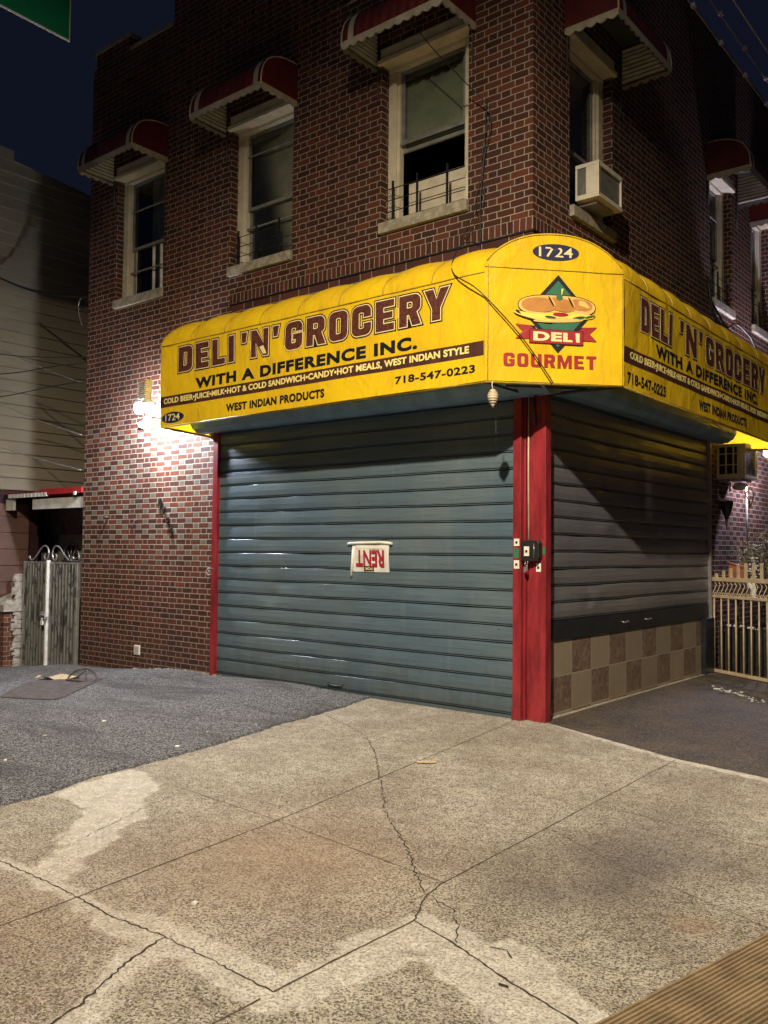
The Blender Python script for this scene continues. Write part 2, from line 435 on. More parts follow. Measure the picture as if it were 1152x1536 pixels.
def text_shape(body, off=0., shear=0., space=1., res=4):
    cu = bpy.data.curves.new('tmp_text', 'FONT'); cu.body = body; cu.offset = off; cu.shear = shear
    cu.resolution_u = res; cu.space_character = space; cu.size = 1
    o = bpy.data.objects.new('tmp_text', cu); COL.objects.link(o)
    dg = bpy.context.evaluated_depsgraph_get(); dg.update()
    me = bpy.data.meshes.new_from_object(o.evaluated_get(dg))
    vs = [tuple(v.co[:2]) for v in me.vertices]; fs = [tuple(p.vertices) for p in me.polygons]
    bpy.data.objects.remove(o); bpy.data.curves.remove(cu); bpy.data.meshes.remove(me)
    return vs, fs
def text_mesh(name, body, fn, u0, u1, v0, v1, m, parent, off=.02, ref_off=None, depth=.0015, space=1., lift=0., extra=0.):
    """fit the text into the box u0..u1, v0..v1 (as measured with ref_off), mapped by fn(u, v, w)"""
    vs0, _ = text_shape(body, off if ref_off is None else ref_off, space=space)
    xs = [v[0] for v in vs0]; ys = [v[1] for v in vs0]
    vs, fs = text_shape(body, off, space=space)
    sx = (u1 - u0) / (max(xs) - min(xs)); sy = (v1 - v0) / (max(ys) - min(ys)); x0 = min(xs); y0 = min(ys)
    b = MB(); n = len(vs)
    for w in (lift, lift + depth):
        for (x, y) in vs: b.v.append(tuple(fn(u0 + (x - x0) * sx, v0 + (y - y0) * sy, w)))
    for f in fs: b.f.append(tuple(k + n for k in f)); b.smooth.append(False)
    # side walls on boundary edges
    cnt = {}
    for f in fs:
        for k in range(len(f)):
            e = (f[k], f[(k + 1) % len(f)]); cnt[e] = cnt.get(e, 0) + 1
    for (a, c) in list(cnt):
        if (c, a) not in cnt: b.f.append((a, c, c + n, a + n)); b.smooth.append(False)
    return b.build(name, m, parent, fix=False)

# ------------------------------------------------------------------ ground
def smooth(a, b, x):
    t = np.clip((x - a) / (b - a), 0, 1); return t * t * (3 - 2 * t)
def vnoise(x, y, sc, seed=0):
    x = x * sc + seed * 17.3; y = y * sc + seed * 9.1
    xi = np.floor(x).astype(int); yi = np.floor(y).astype(int); fx = x - xi; fy = y - yi
    def h(a, b):
        n = np.sin(a * 127.1 + b * 311.7 + seed * 74.7) * 43758.5453; return n - np.floor(n)
    fx = fx * fx * (3 - 2 * fx); fy = fy * fy * (3 - 2 * fy)
    return (h(xi, yi) * (1 - fx) + h(xi + 1, yi) * fx) * (1 - fy) + (h(xi, yi + 1) * (1 - fx) + h(xi + 1, yi + 1) * fx) * fy
ASPH = [(-.80, -9.), (-.93, -5.0), (-.97, -4.45), (-1.02, -4.10), (-1.15, -3.72), (-1.18, -3.41), (-1.25, -2.88), (-1.35, -2.34), (-1.50, -1.64),
        (-1.59, -1.09), (-1.68, -.61), (-1.80, -.25), (-1.86, .3)]
def ground_z(x, y):
    x = np.asarray(x, float); y = np.asarray(y, float)
    z = -.05 * smooth(-3.0, -4.6, x) - .13 * smooth(-4.6, -7.2, x) - .14 * smooth(-7.0, -9.2, x)
    ax = np.interp(y, [p[1] for p in ASPH], [p[0] for p in ASPH])
    d = ax - x
    hump = .016 * smooth(0, .04, d) + .02 * smooth(.1, 1.2, d)
    hump = hump + .03 * np.exp(-((x + 5.0) ** 2 / .9 + (y + .35) ** 2 / .5)) + .012 * (vnoise(x, y, 1.1, 3) - .5) * smooth(.1, .8, d)
    return z + hump * smooth(-9.6, -7.6, x)
def polyd(x, y, pts, rad):
    """signed weight: radius - distance to polyline"""
    best = np.full(x.shape, -9.)
    for k in range(len(pts) - 1):
        ax, ay = pts[k]; bx, by = pts[k + 1]; ra = rad[k]; rb = rad[k + 1]
        t = np.clip(((x - ax) * (bx - ax) + (y - ay) * (by - ay)) / ((bx - ax) ** 2 + (by - ay) ** 2 + 1e-9), 0, 1)
        d = np.hypot(x - ax - t * (bx - ax), y - ay - t * (by - ay))
        best = np.maximum(best, ra + (rb - ra) * t - d)
    return best
PATCH = [(-1.02, -4.1), (-1.06, -3.78), (-1.14, -3.45), (-0.94, -3.44), (-0.63, -3.62), (-0.34, -3.91), (-0.01, -4.27), (0.16, -4.53), (0.26, -4.7), (0.39, -4.86), (0.55, -4.93), (0.21, -4.94), (0.03, -4.77), (-0.25, -4.48), (-0.58, -4.15), (-0.83, -4.09)]
def inpoly(x, y, P):
    best = np.full(x.shape, 9.); ins = np.zeros(x.shape, bool)
    for k in range(len(P)):
        ax, ay = P[k]; bx, by = P[(k + 1) % len(P)]
        t = np.clip(((x - ax) * (bx - ax) + (y - ay) * (by - ay)) / ((bx - ax) ** 2 + (by - ay) ** 2 + 1e-9), 0, 1)
        best = np.minimum(best, np.hypot(x - ax - t * (bx - ax), y - ay - t * (by - ay)))
        c = ((ay > y) != (by > y)) & (x < (bx - ax) * (y - ay) / (by - ay + 1e-12) + ax); ins ^= c
    return np.where(ins, best, -best)
def make_ground():
    xs = np.arange(-9.6, 4.62, .02); ys = np.arange(-7.6, 4.5, .02)
    X, Y = np.meshgrid(xs, ys); nx, ny = len(xs), len(ys)
    Z = ground_z(X, Y) + .002 * (vnoise(X, Y, 5, 2) - .5)
    ax = np.interp(Y, [p[1] for p in ASPH], [p[0] for p in ASPH])
    asph = ax - X + .05 * (vnoise(X, Y, 2.5, 5) - .5) + .022 * (vnoise(X, Y, 17, 6) - .5)
    n1 = .09 * (vnoise(X, Y, 5, 1) - .5) + .05 * (vnoise(X, Y, 13, 4) - .5)
    P = [inpoly(X, Y, PATCH),
         polyd(X, Y, [(-.6, -4.9), (.34, -4.90), (.87, -4.93), (1.18, -4.91), (1.64, -4.93), (1.82, -4.94)], [.05, .05, .05, .09, .07, .10]),
         polyd(X, Y, [(1.2, -4.93), (1.28, -5.14), (1.42, -5.42), (1.47, -5.6)], [.07, .07, .06, .05]),
         polyd(X, Y, [(1.86, -4.94), (1.88, -4.64), (1.93, -4.2)], [.08, .11, .14]),
         polyd(X, Y, [(1.86, -4.16), (2.12, -4.28), (2.42, -4.42), (2.8, -4.6)], [.11, .13, .15, .16]),
         polyd(X, Y, [(2.3, -4.15), (2.55, -4.35), (2.75, -4.48)], [.08, .12, .13])]
    patch = np.max(P, axis=0) + n1
    patch = np.maximum(patch, polyd(X, Y, [(.3, -.08), (1.0, -.42), (1.56, -.66), (2.3, -.82), (4.8, -1.3)], [.02, .03, .04, .035, .03]) + .3 * n1)
    # side pavement beyond the joint line that runs from the corner post
    ex = [-1, .2, 1.58, 2.24, 4.8]; ey = [-.03, -.03, -.62, -.75, -1.1]
    dark = np.where(X > .1, Y - np.interp(X, ex, ey), -1)
    stain = (.25 + 1.1 * vnoise(X, Y, 3.3, 8)) * .8 * np.exp(-((X - 2.25) ** 2 / .35 + (Y + 2.9) ** 2 / .75)) + .5 * np.exp(-((X - 2.0) ** 2 / .1 + (Y + 3.55) ** 2 / .08)) \
        + .35 * np.exp(-((X - 1.7) ** 2 / .02 + (Y + 1.2) ** 2 / .03)) + .5 * np.exp(-((X + .05) ** 2 / .01 + (Y + 2.02) ** 2 / .01))
    brown = .9 * np.exp(-((X - .9) ** 2 / .5 + (Y + 4.0) ** 2 / .5)) + .5 * np.exp(-((X - .6) ** 2 / .6 + (Y + 5.3) ** 2 / .3)) + .8 * np.exp(-((X - 2.72) ** 2 / .01 + (Y + 3.45) ** 2 / .01))
    me = bpy.data.meshes.new('pavement')
    co = np.stack([X.ravel(), Y.ravel(), Z.ravel()], 1)
    idx = np.arange(nx * ny).reshape(ny, nx)
    q = np.stack([idx[:-1, :-1], idx[:-1, 1:], idx[1:, 1:], idx[1:, :-1]], -1).reshape(-1, 4)
    me.vertices.add(len(co)); me.vertices.foreach_set('co', co.ravel())
    me.loops.add(q.size); me.loops.foreach_set('vertex_index', q.ravel())
    me.polygons.add(len(q)); me.polygons.foreach_set('loop_start', np.arange(0, q.size, 4)); me.polygons.foreach_set('loop_total', np.full(len(q), 4))
    me.update(); me.validate()
    me.polygons.foreach_set('use_smooth', np.ones(len(q), bool))
    for n, a in (('asph', asph), ('patch', patch), ('dark', dark), ('stain', stain), ('brown', brown)):
        at = me.attributes.new(n, 'FLOAT', 'POINT'); at.data.foreach_set('value', a.ravel().astype(np.float32))
    me.materials.append(M['ground'])
    o = bpy.data.objects.new('pavement', me); COL.objects.link(o); tag(o, kind='structure')
    # wide sheet out to the horizon
    b = MB(); b.quad((-300, -300, -.42), (300, -300, -.42), (300, 300, -.42), (-300, 300, -.42))
    tag(b.build('ground', paint('far_asphalt', (.06, .06, .065), .9), fix=False), kind='structure')
make_ground()

def strip(name, pts, w0, w1, jag, m, step=.035, lift=.0022):
    """a thin irregular line on the pavement"""
    b = MB(); L = []; P = [Vector((*p, 0)) for p in pts]
    for k in range(len(P) - 1):
        n = max(1, int((P[k + 1] - P[k]).length / step))
        for j in range(n): L.append(P[k].lerp(P[k + 1], j / n))
    L.append(P[-1]); a = []; c = []
    for k, p in enumerate(L):
        t = (L[min(k + 1, len(L) - 1)] - L[max(k - 1, 0)]).normalized(); nn = Vector((-t.y, t.x, 0))
        off = random.uniform(-jag, jag); w = random.uniform(w0, w1) / 2
        for lst, s_ in ((a, 1), (c, -1)):
            q = p + nn * (off + s_ * w); lst.append((q.x, q.y, float(ground_z(q.x, q.y)) + lift))
    b.sheet([a, c], sm=False)
    return b.build(name, m, None, fix=False)
J = empty('pavement_joints'); tag(J, kind='structure')
def jn(pts, **k):
    a = dict(w0=.004, w1=.008, jag=.0015, m='joint'); a.update(k); o = strip('joint', pts, **a); o.parent = J
def ck(pts, **k):
    a = dict(w0=.002, w1=.009, jag=.012, m='crack', step=.022); a.update(k); o = strip('crack', pts, **a); o.parent = J
jn([(.66, -5.6), (.61, -5.28), (.58, -4.94), (.56, -4.78), (.43, -3.53), (-.08, -.22)])
jn([(-.60, -3.50), (.41, -3.58), (1.69, -3.74)], w0=.003, w1=.005)
jn([(1.83, -5.6), (1.82, -5.0)])
jn([(1.82, -4.94), (1.82, -4.64), (1.83, -4.16)], w0=.006, w1=.01)
ck([(1.83, -4.16), (1.71, -3.92), (1.68, -3.74)], w0=.004, w1=.009, jag=.004)
jn([(1.68, -3.74), (1.62, -2.11), (1.57, -.66)])
jn([(1.62, -2.11), (2.67, -2.26), (4.5, -2.5)], w0=.003, w1=.006)
jn([(1.64, -2.7), (2.15, -2.98), (2.96, -3.29)], w0=.002, w1=.004)
ck([(1.83, -4.16), (2.07, -4.23), (2.41, -4.36), (2.70, -4.45), (3.0, -4.6)], w0=.004, w1=.010, jag=.003)
ck([(-.11, -4.90), (.34, -4.90), (.87, -4.93), (1.18, -4.91), (1.64, -4.93), (1.82, -4.94)], w0=.003, w1=.009, jag=.006)
ck([(1.18, -4.91), (1.26, -5.14), (1.40, -5.42), (1.45, -5.6)], w0=.004, w1=.013, jag=.007)
ck([(-1.53, -1.08), (-1.01, -1.32), (-.64, -1.54), (-.21, -1.95), (.24, -2.45), (.82, -3.09), (1.10, -3.33), (1.30, -3.51), (1.53, -3.75), (1.71, -3.91)])
ck([(1.71, -3.90), (1.90, -3.98), (2.02, -4.12), (2.07, -4.22)], w0=.002, w1=.007)
ck([(-.42, -3.6), (-.33, -3.9), (-.2, -4.2), (-.05, -4.6), (.02, -4.88)], w0=.001, w1=.005, jag=.01)
jn([(.24, -.05), (1.58, -.62), (2.24, -.755), (4.5, -1.07)], w0=.010, w1=.016)
jn([(1.57, -.6), (1.60, -.1), (1.62, .94), (1.66, 3.0)])
jn([(.25, -.02), (.9, .35), (.25, 3.9)], w0=.002, w1=.004)
ck([(2.2, -4.17), (2.26, -4.15), (2.31, -4.19)], w0=.004, w1=.01, jag=.004)

# ribbed concrete ramp, lower right
def ribs():
    b = MB(); A = Vector((2.765, -4.40, 0)); E = Vector((3.16, -2.49, 0)); d = (E - A).normalized(); n = Vector((d.y, -d.x, 0))
    Lr = 3.0; K = 70; pit = .0195
    rows = []
    prof = [(0, .006), (.10, .012), (.30, .0135), (.55, .012), (.64, .005), (.68, -.006), (.95, -.006)]
    cols = []
    for k in range(K):
        for (f, h) in prof: cols.append(((k + f) * pit, h))
    for s_ in np.linspace(0, Lr, 40):
        rows.append([A + d * (s_ - .1) + n * (w + .0012 * math.sin(s_ * 9 + w * 30)) + Vector((0, 0, h + .0005 * math.sin(s_ * 31 + w * 77))) for (w, h) in cols])
    b.sheet(rows, sm=False)
    b.obox(A + d * 1.4 + n * .68 + Vector((0, 0, -.03)), d * 1.5, n * .68, (0, 0, .021))
    tag(b.build('ribbed_ramp', 'rib', None, fix=False), kind='structure')
ribs()

# ------------------------------------------------------------------ BRICK BUILDING
bld = empty('brick_building', (0, 0, 0))
tag(bld, 'two storey dark red brick corner building over a closed shopfront', 'building')
Z0W, Z1W = 4.94, 6.80          # window openings
FW = [(-6.60, -5.53), (-4.21, -3.14), (-1.82, -.72)]          # front openings (x)
RW = [(.72, 1.70), (4.72, 5.62), (6.50, 7.40)]                # side openings (y)
def F3(a, o, z): return (a, -o, z)       # front face: a along x, o outward
def R3(a, o, z): return (o, a, z)        # side face: a along y, o outward
def wall(fn, a0, a1, z0, z1, holes, zr, depth):
    b = MB(); ab = sorted({a0, a1, *[h for q in holes for h in q]}); zb = sorted({z0, z1, *zr})
    for i in range(len(ab) - 1):
        for j in range(len(zb) - 1):
            if (ab[i], ab[i + 1]) in holes and zb[j] == zr[0]: continue
            b.quad(fn(ab[i], 0, zb[j]), fn(ab[i + 1], 0, zb[j]), fn(ab[i + 1], 0, zb[j + 1]), fn(ab[i], 0, zb[j + 1]))
    for (p, q) in holes:
        for (u0, v0, u1, v1) in ((p, zr[0], p, zr[1]), (q, zr[0], q, zr[1]), (p, zr[0], q, zr[0]), (p, zr[1], q, zr[1])):
            b.quad(fn(u0, 0, v0), fn(u1, 0, v1), fn(u1, -depth, v1), fn(u0, -depth, v0))
    return b
w = wall(F3, -7.27, 0., -.6, 8.44, FW, (Z0W, Z1W), .25)
w2 = wall(R3, 0., 14., -.6, 8.67, RW, (Z0W, Z1W), .25)
o0 = len(w.v); w.v += w2.v; w.f += [tuple(k + o0 for k in f) for f in w2.f]; w.smooth += w2.smooth
w.quad((-7.27, 0, -.6), (-7.27, 14, -.6), (-7.27, 14, 8.44), (-7.27, 0, 8.44))
w.quad((-7.27, 14, -.6), (0, 14, -.6), (0, 14, 8.44), (-7.27, 14, 8.44))
w.quad((-7.27, 0, 8.44), (0, 0, 8.44), (0, 14, 8.44), (-7.27, 14, 8.44))
w.build('wall', 'brick', bld, fix=False)
B('parapet', 'brick', bld, (-7.2, -6.39, .001, .28, 8.44, 8.65), (-5.40, -.28, .001, .28, 8.44, 9.2), (-.28, -.001, .001, 14, 8.441, 8.67))
B('coping', 'stone', bld, (-7.25, -6.36, -.03, .3, 8.65, 8.70), (-6.36, -5.43, -.03, .3, 8.441, 8.48))
B('cornice_course', 'brick', bld, (-7.2, -.02, -.025, -.001, 7.52, 7.59), (-7.2, -.02, -.025, -.001, 8.0, 8.07))
# soldier course and brick band over the shop opening
B('soldier_course', 'soldier', bld, (-4.18, .012, -.012, .0, 4.485, 4.61), (.0, .012, .0, 5.0, 4.485, 4.61))
B('brick_band', 'bandbrick', bld, (-4.15, .006, -.006, .0, 4.1, 4.468), (.0, .006, .0, 5.0, 4.1, 4.468))
B('steel_lintel', 'black', bld, (-4.18, .018, -.018, .0, 4.468, 4.485), (.001, .018, .0, 5.0, 4.4682, 4.4848))

def window(fn, a0, a1, style, label=None):
    z0, z1 = Z0W, Z1W; W = a1 - a0; rec = -.11      # frame face sits 11 cm behind the brick
    def bx(m_, p0, p1, o0, o1, q0, q1):
        i = len(m_.v); c = [fn(p0, o0, q0), fn(p1, o1, q1)]
        m_.box(min(c[0][0], c[1][0]), max(c[0][0], c[1][0]), min(c[0][1], c[1][1]), max(c[0][1], c[1][1]), q0, q1)
    win = MB(); cw = .105                            # casing
    bx(win, a0 + .002, a0 + cw, rec - .1, rec, z0, z1 - .03)
    bx(win, a1 - cw, a1 - .002, rec - .1, rec, z0, z1 - .03)
    bx(win, a0 + .004, a1 - .004, rec - .1, rec + .008, z1 - .19, z1 - .002)
    bx(win, a0 + cw, a1 - cw, rec - .1, rec + .004, z0 + .001, z0 + .05)
    wobj = win.build('window', 'frame', bld, bevel=.004)
    if label: wobj['label'] = label
    hd = MB(); bx(hd, a0 - .04, a1 + .04, rec, .045, z1 - .15, z1 - .10); bx(hd, a0 - .01, a1 + .01, rec, .02, z1 - .099, z1 + .02)
    hd.build('head_moulding', 'frame', wobj, bevel=.006)
    st = MB()                                        # inner stops
    bx(st, a0 + cw, a0 + cw + .03, rec - .1, rec - .03, z0 + .05, z1 - .19); bx(st, a1 - cw - .03, a1 - cw, rec - .1, rec - .03, z0 + .05, z1 - .19)
    st.build('stop', 'frame', wobj, split=True)
    i0, i1 = a0 + cw + .03, a1 - cw - .03; zt = z1 - .19; zm = z0 + .05 + (zt - z0 - .05) * style.get('meet', .45)
    for (nm, za, zb, dep) in (('upper_sash', zm - .01, zt, rec - .055), ('lower_sash', z0 + .05, zm + .03, rec - .085)):
        if nm == 'lower_sash' and style.get('open'):
            za, zb = zm - .1, zt - .05
        s = MB(); t = .04
        bx(s, i0, i0 + t, dep - .025, dep, za, zb); bx(s, i1 - t, i1, dep - .025, dep, za, zb)
        bx(s, i0 + t, i1 - t, dep - .025, dep, za, za + t); bx(s, i0 + t, i1 - t, dep - .025, dep, zb - t, zb)
        s.build(nm, 'sash', wobj)
        g_ = MB(); g_.quad(fn(i0 + t, dep - .014, za + t), fn(i1 - t, dep - .014, za + t), fn(i1 - t, dep - .014, zb - t), fn(i0 + t, dep - .014, zb - t)); g_.build('pane', 'glass', wobj, fix=False)
    for zz in style.get('bars', ()):                 # storm-sash rails
        s = MB(); bx(s, i0, i1, rec - .05, rec - .035, zz, zz + .022); s.build('storm_rail', 'sash', wobj)
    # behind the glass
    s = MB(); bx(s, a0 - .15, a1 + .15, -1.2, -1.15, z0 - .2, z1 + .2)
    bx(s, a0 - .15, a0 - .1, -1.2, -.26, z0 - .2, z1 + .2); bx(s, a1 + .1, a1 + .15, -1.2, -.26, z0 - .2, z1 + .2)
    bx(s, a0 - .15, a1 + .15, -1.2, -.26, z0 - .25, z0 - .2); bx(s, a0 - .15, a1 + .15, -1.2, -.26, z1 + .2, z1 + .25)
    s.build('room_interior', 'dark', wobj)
    for (kind, p0, p1, q0, q1) in style.get('cloth', ()):
        b = MB(); rows = []
        for zz in np.linspace(q0, q1, 6):
            row = []
            for k, f in enumerate(np.linspace(0, 1, 41)):
                amp = .018 if kind == 'curtain' else .001
                row.append(fn(a0 + W * (p0 + (p1 - p0) * f), -.215 - amp * math.sin(f * 40 * (p1 - p0) + .6 * zz), zz))
            rows.append(row)
        b.sheet(rows); b.build(kind, kind, wobj, fix=False)
    # sill
    s = MB(); bx(s, a0 - .0, a1 + .01, rec - .02, .05, z0 - .115, z0 + .0); s.build('sill', 'stone', bld, bevel=.008)
    if style.get('guard'):
        gx = style['guard']; g_ = MB()
        for t in gx: bx(g_, a0 + W * t - .009, a0 + W * t + .009, -.03, -.01, z0 + .02, z0 + .44)
        for zz in (z0 + .12, z0 + .24, z0 + .36): g_.tube([fn(a0 + .05, -.02, zz), fn(a1 - .05, -.02, zz)], .005, 6)
        k0 = a0 + .07
        for r_ in range(7):
            zz = z0 + .05 + r_ * .05
            g_.tube([fn(k0 + .02 * math.sin(t * 1.05) + .02 + .008 * (t % 2), -.02, zz + .02 * math.cos(t * 1.05)) for t in range(7)], .0025, 4)
        g_.build('window_guard', 'black', wobj)
    return wobj
window(F3, *FW[0], dict(meet=.42, bars=(5.33, 6.19), cloth=(('curtain', .50, 1.0, 5.0, 6.75), ('curtain', .0, .2, 5.0, 6.75))))
window(F3, *FW[1], dict(meet=.42, bars=(5.42, 6.32), guard=(.12, .42, .78), cloth=(('blind', 0, 1, 5.0, 6.75),)))
window(F3, *FW[2], dict(meet=.52, open=True, bars=(5.80,), guard=(.13, .42, .76), cloth=(('blind', 0, 1, 5.78, 6.75), ('curtain', .86, 1.0, 5.4, 5.85))),
       'window with its lower sash raised and a pale board standing inside')
b = MB(); b.box(-1.66, -.86, .275, .30, 5.06, 5.42); b.build('board', 'frame', bld)
window(R3, *RW[0], dict(meet=.4, cloth=(('blind', 0, 1, 5.35, 6.75),)))
window(R3, *RW[1], dict(meet=.42, bars=(5.55, 6.2), guard=(.4, .8), cloth=(('blind', 0, 1, 5.0, 6.75),)))
window(R3, *RW[2], dict(meet=.42, bars=(5.55,), guard=(.2, .5, .8), cloth=(('blind', 0, 1, 5.0, 6.75),)))

# --- rolling shutters
def shutter(fn, a0, a1, z0, z1, mname, pitch=.1595, off=.05):
    prof = [(0., .006), (.006, -.034), (.062, -.036), (.068, .008), (.112, .010), (.118, -.026), (.155, -.026), (.162, .006), (.22, .009), (.55, .013), (.88, .010), (.985, .008)]
    n = int(math.ceil((z1 - z0) / pitch)); b = MB(); rows = []
    na = 90; dr_ = random.Random(int(a1 * 10)); dents = [(dr_.uniform(a0, a1), dr_.uniform(z0 + .1, z0 + 2.0), dr_.uniform(.05, .16), dr_.uniform(-.016, .012)) for _ in range(26)]
    def dent(a, z): return sum(h_ * math.exp(-((a - p_) ** 2 / (2.2 * r_ * r_) + (z - q_) ** 2 / (.6 * r_ * r_))) for p_, q_, r_, h_ in dents)
    for k in range(n):
        for (t, o) in prof:
            z = z0 + (k + t) * pitch
            if z > z1: break
            rows.append([fn(a0 + (a1 - a0) * i / na, off + o + .003 * math.sin(k * 2.3 + i * .16) + .0015 * math.sin(i * .5 + k) + dent(a0 + (a1 - a0) * i / na, z), z + .0025 * math.sin(i * .11 + k * 1.3)) for i in range(na + 1)])
    b.sheet(rows, sm=False)
    return b.build('roller_shutter', mname, bld, fix=False)
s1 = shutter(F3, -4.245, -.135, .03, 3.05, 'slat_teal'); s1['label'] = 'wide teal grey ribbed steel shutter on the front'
bb = MB(); bb.box(-4.245, -.135, -.065, -.03, -.04, .03); bb.build('bottom_bar', 'slat_teal', s1)
b = MB(); b.box(-4.245, -.135, -.085, -.06, -.052, -.035); b.build('bottom_angle', 'blackbar', s1)
b = MB()
b.tube([(-2.42, -.06, .10), (-2.42, -.085, .085), (-2.32, -.085, .08), (-2.22, -.085, .085), (-2.22, -.06, .10)], .007, 8); b.build('lift_handle', 'blackbar', s1)
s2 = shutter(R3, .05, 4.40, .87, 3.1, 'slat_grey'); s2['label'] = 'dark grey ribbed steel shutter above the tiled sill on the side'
b = MB(); b.box(.035, .075, .05, 4.38, .695, .868); b.build('bottom_bar', 'blackbar', s2, bevel=.004)
b = MB()
for yy in (1.75, 2.35): b.tube([(.075, yy, .79), (.1, yy + .01, .785), (.1, yy + .13, .785), (.075, yy + .14, .79)], .007, 8)
b.build('lift_handle', 'galv', s2, split=True)
def hood(fn, a0, a1, z0, nm):
    prof = [(.0, z0 + .04), (.10, z0 + .015), (.16, z0), (.25, z0 + .005), (.32, z0 + .045), (.36, z0 + .11), (.37, z0 + .3), (.36, z0 + .45), (.0, z0 + .5)]
    b = MB(); rows = [[fn(a0, o, z) for o, z in prof], [fn(a1, o, z) for o, z in prof]]
    b.sheet(rows, sm=False)
    for a in (a0, a1):
        b.quad(*[fn(a, o, z) for o, z in prof])
    return b.build('shutter_hood', 'bluepaint', bld)
hood(F3, -4.46, .30, 2.90, 'front'); hood(R3, -.30, 4.62, 2.95, 'side')
# rails
B('guide_rail', 'redpaint', bld, (-4.335, -4.246, -.10, .0, -.16, 2.92), bevel=.004)
B('guide_rail', 'redpaint', bld, (-.140, -.056, -.105, -.0, -.005, 3.0), (-.146, -.050, -.112, -.001, -.004, .10), bevel=.004)
B('guide_rail', 'redpaint', bld, (.046, .166, -.05, .05, .0, 3.0), bevel=.004)
B('corner_post', 'redpaint', bld, (-.056, -.036, -.055, .0, .0, 3.0), (-.036, .0, -.02, 0., .0, 3.0), (.0, .03, -.035, .05, .0, 3.0), (.034, .0455, -.044, .05, .0, 3.0), bevel=.002)
B('guide_rail', 'galv', bld, (.06, .10, 4.40, 4.44, .62, 3.0)); B('rail_foot', 'blackbar', bld, (.001, .12, 4.14, 4.46, -.02, .694))
B('tile_base', 'tiles', bld, (.0, .06, .051, 4.139, -.05, .694), bevel=.002)
b = MB(); b.tube([(-.012, -.045, 3.0), (-.014, -.045, 2.2), (-.008, -.045, 1.62)], .0085, 8); b.build('conduit', 'creampipe', bld)
b = MB(); b.tube([(.05, -.01, 2.98), (.05, -.06, 2.9), (.06, -.065, 2.66)], .014, 8); b.build('cable_stub', 'black', bld)

# ------------------------------------------------------------------ SHOP AWNING
AW = empty('shop_awning', (-2.2, -.86, 2.93))
tag(AW, 'big yellow shop awning wrapping the corner with DELI lettering', 'awning')
XL, XC, YC = -4.37, .03, .05
def wr(u, v): return .006 * math.sin(2.3 * u + 1.7 * v) * math.sin(5.1 * v + .9 * u) + .0035 * math.sin(7.3 * u - 4 * v) + .0015 * math.sin(13 * u + 3 * math.sin(6 * v))
def FS(u, v, w):        # front sign face: u = x, v = height, w outward
    return (u, -.862 - w - wr(u, v), v + .035 * (u - XL) / 4.4)
def RS(u, v, w):        # side sign face: u = y
    return (.862 + w + wr(u + 9, v), u, v - .012 * (u - YC))
ZB, ZC, ZT = 2.905, 3.83, 4.33
def awn_surface(kind):
    b = MB(); na = 81; rows = []
    L = (4.40 if kind == 'f' else 5.15); seg = .55 if kind == 'f' else .54
    for i in range(na):
        t = i / (na - 1); a = t * L
        pf = abs(math.sin(PI * (a / seg))) ** .6
        row = []
        for z in np.linspace(ZB, ZC, 18): row.append((0, float(z)))
        for k in range(1, 13):
            q = k / 12 * PI / 2
            pu = .045 * pf * math.sin(2 * q) ** .8
            row.append((.86 * (1 - math.cos(q)) - pu * math.cos(q) * .3, ZC + .36 * math.sin(q) + pu * .9))
        pts = []
        for (dpt, z) in row:
            if kind == 'f': p = FS(XL + a, z, -min(dpt, .86)); p = (p[0] - (.17 * dpt / .86) * (1 - t), p[1], p[2])
            else: p = RS(YC + a, z + .045, -min(dpt, .86))
            pts.append(p)
        rows.append(pts)
    b.sheet(rows)
    return b, rows
bf, rf = awn_surface('f'); fo = bf.build('front_fabric', 'vinyl', AW, fix=False)
br, rr_ = awn_surface('r'); so = br.build('side_fabric', 'vinyl', AW, fix=False)
# end panels
for nm, rows, idx, wl in (('end_panel', rf, 0, 'f'), ('end_panel', rr_, -1, 'r')):
    b = MB(); e = rows[idx]; base = (e[-1][0], 0, 2.90) if wl == 'f' else (0, e[-1][1], 2.93)
    b.f.append(tuple(range(len(e) + 1))); b.v += [tuple(p) for p in e] + [base]; b.smooth.append(False)
    b.build(nm, 'vinyl', AW, fix=False)
# chamfer panel with arched top
P0 = Vector((XC, -.86, 0)); P1 = Vector((.86, YC, 0)); cd = (P1 - P0); CL = cd.length; cd.normalize(); cn = Vector((cd.y, -cd.x, 0))
def CS(u, v, w): q = P0 + cd * u + cn * (w + .002 + .8 * wr(u * 1.3 + 4, v) * max(0., 1 - abs(u / CL * 2 - 1) ** 6)); return (q.x, q.y, v)
def arch(s_):
    t = (s_ / CL - .5) * 2; return 3.93 + .30 * max(0, 1 - abs(t) ** 2.15) ** .72
b = MB(); rows = []
for k in range(49):
    s_ = CL * k / 48; top = arch(s_)
    rows.append([CS(s_, z, -.0015) for z in np.linspace(2.945, 3.9, 18)] + [CS(s_, top, 0)])
b.sheet(rows)
bk = []
for k in range(49):
    s_ = CL * k / 48; c = CS(s_, arch(s_), 0); bk.append([(c[0] - cn.x * d_, c[1] - cn.y * d_, c[2] + .0 * d_) for d_ in (0, .3, .62)])
b.sheet(bk); b.build('corner_fabric', 'vinyl', AW, fix=False)
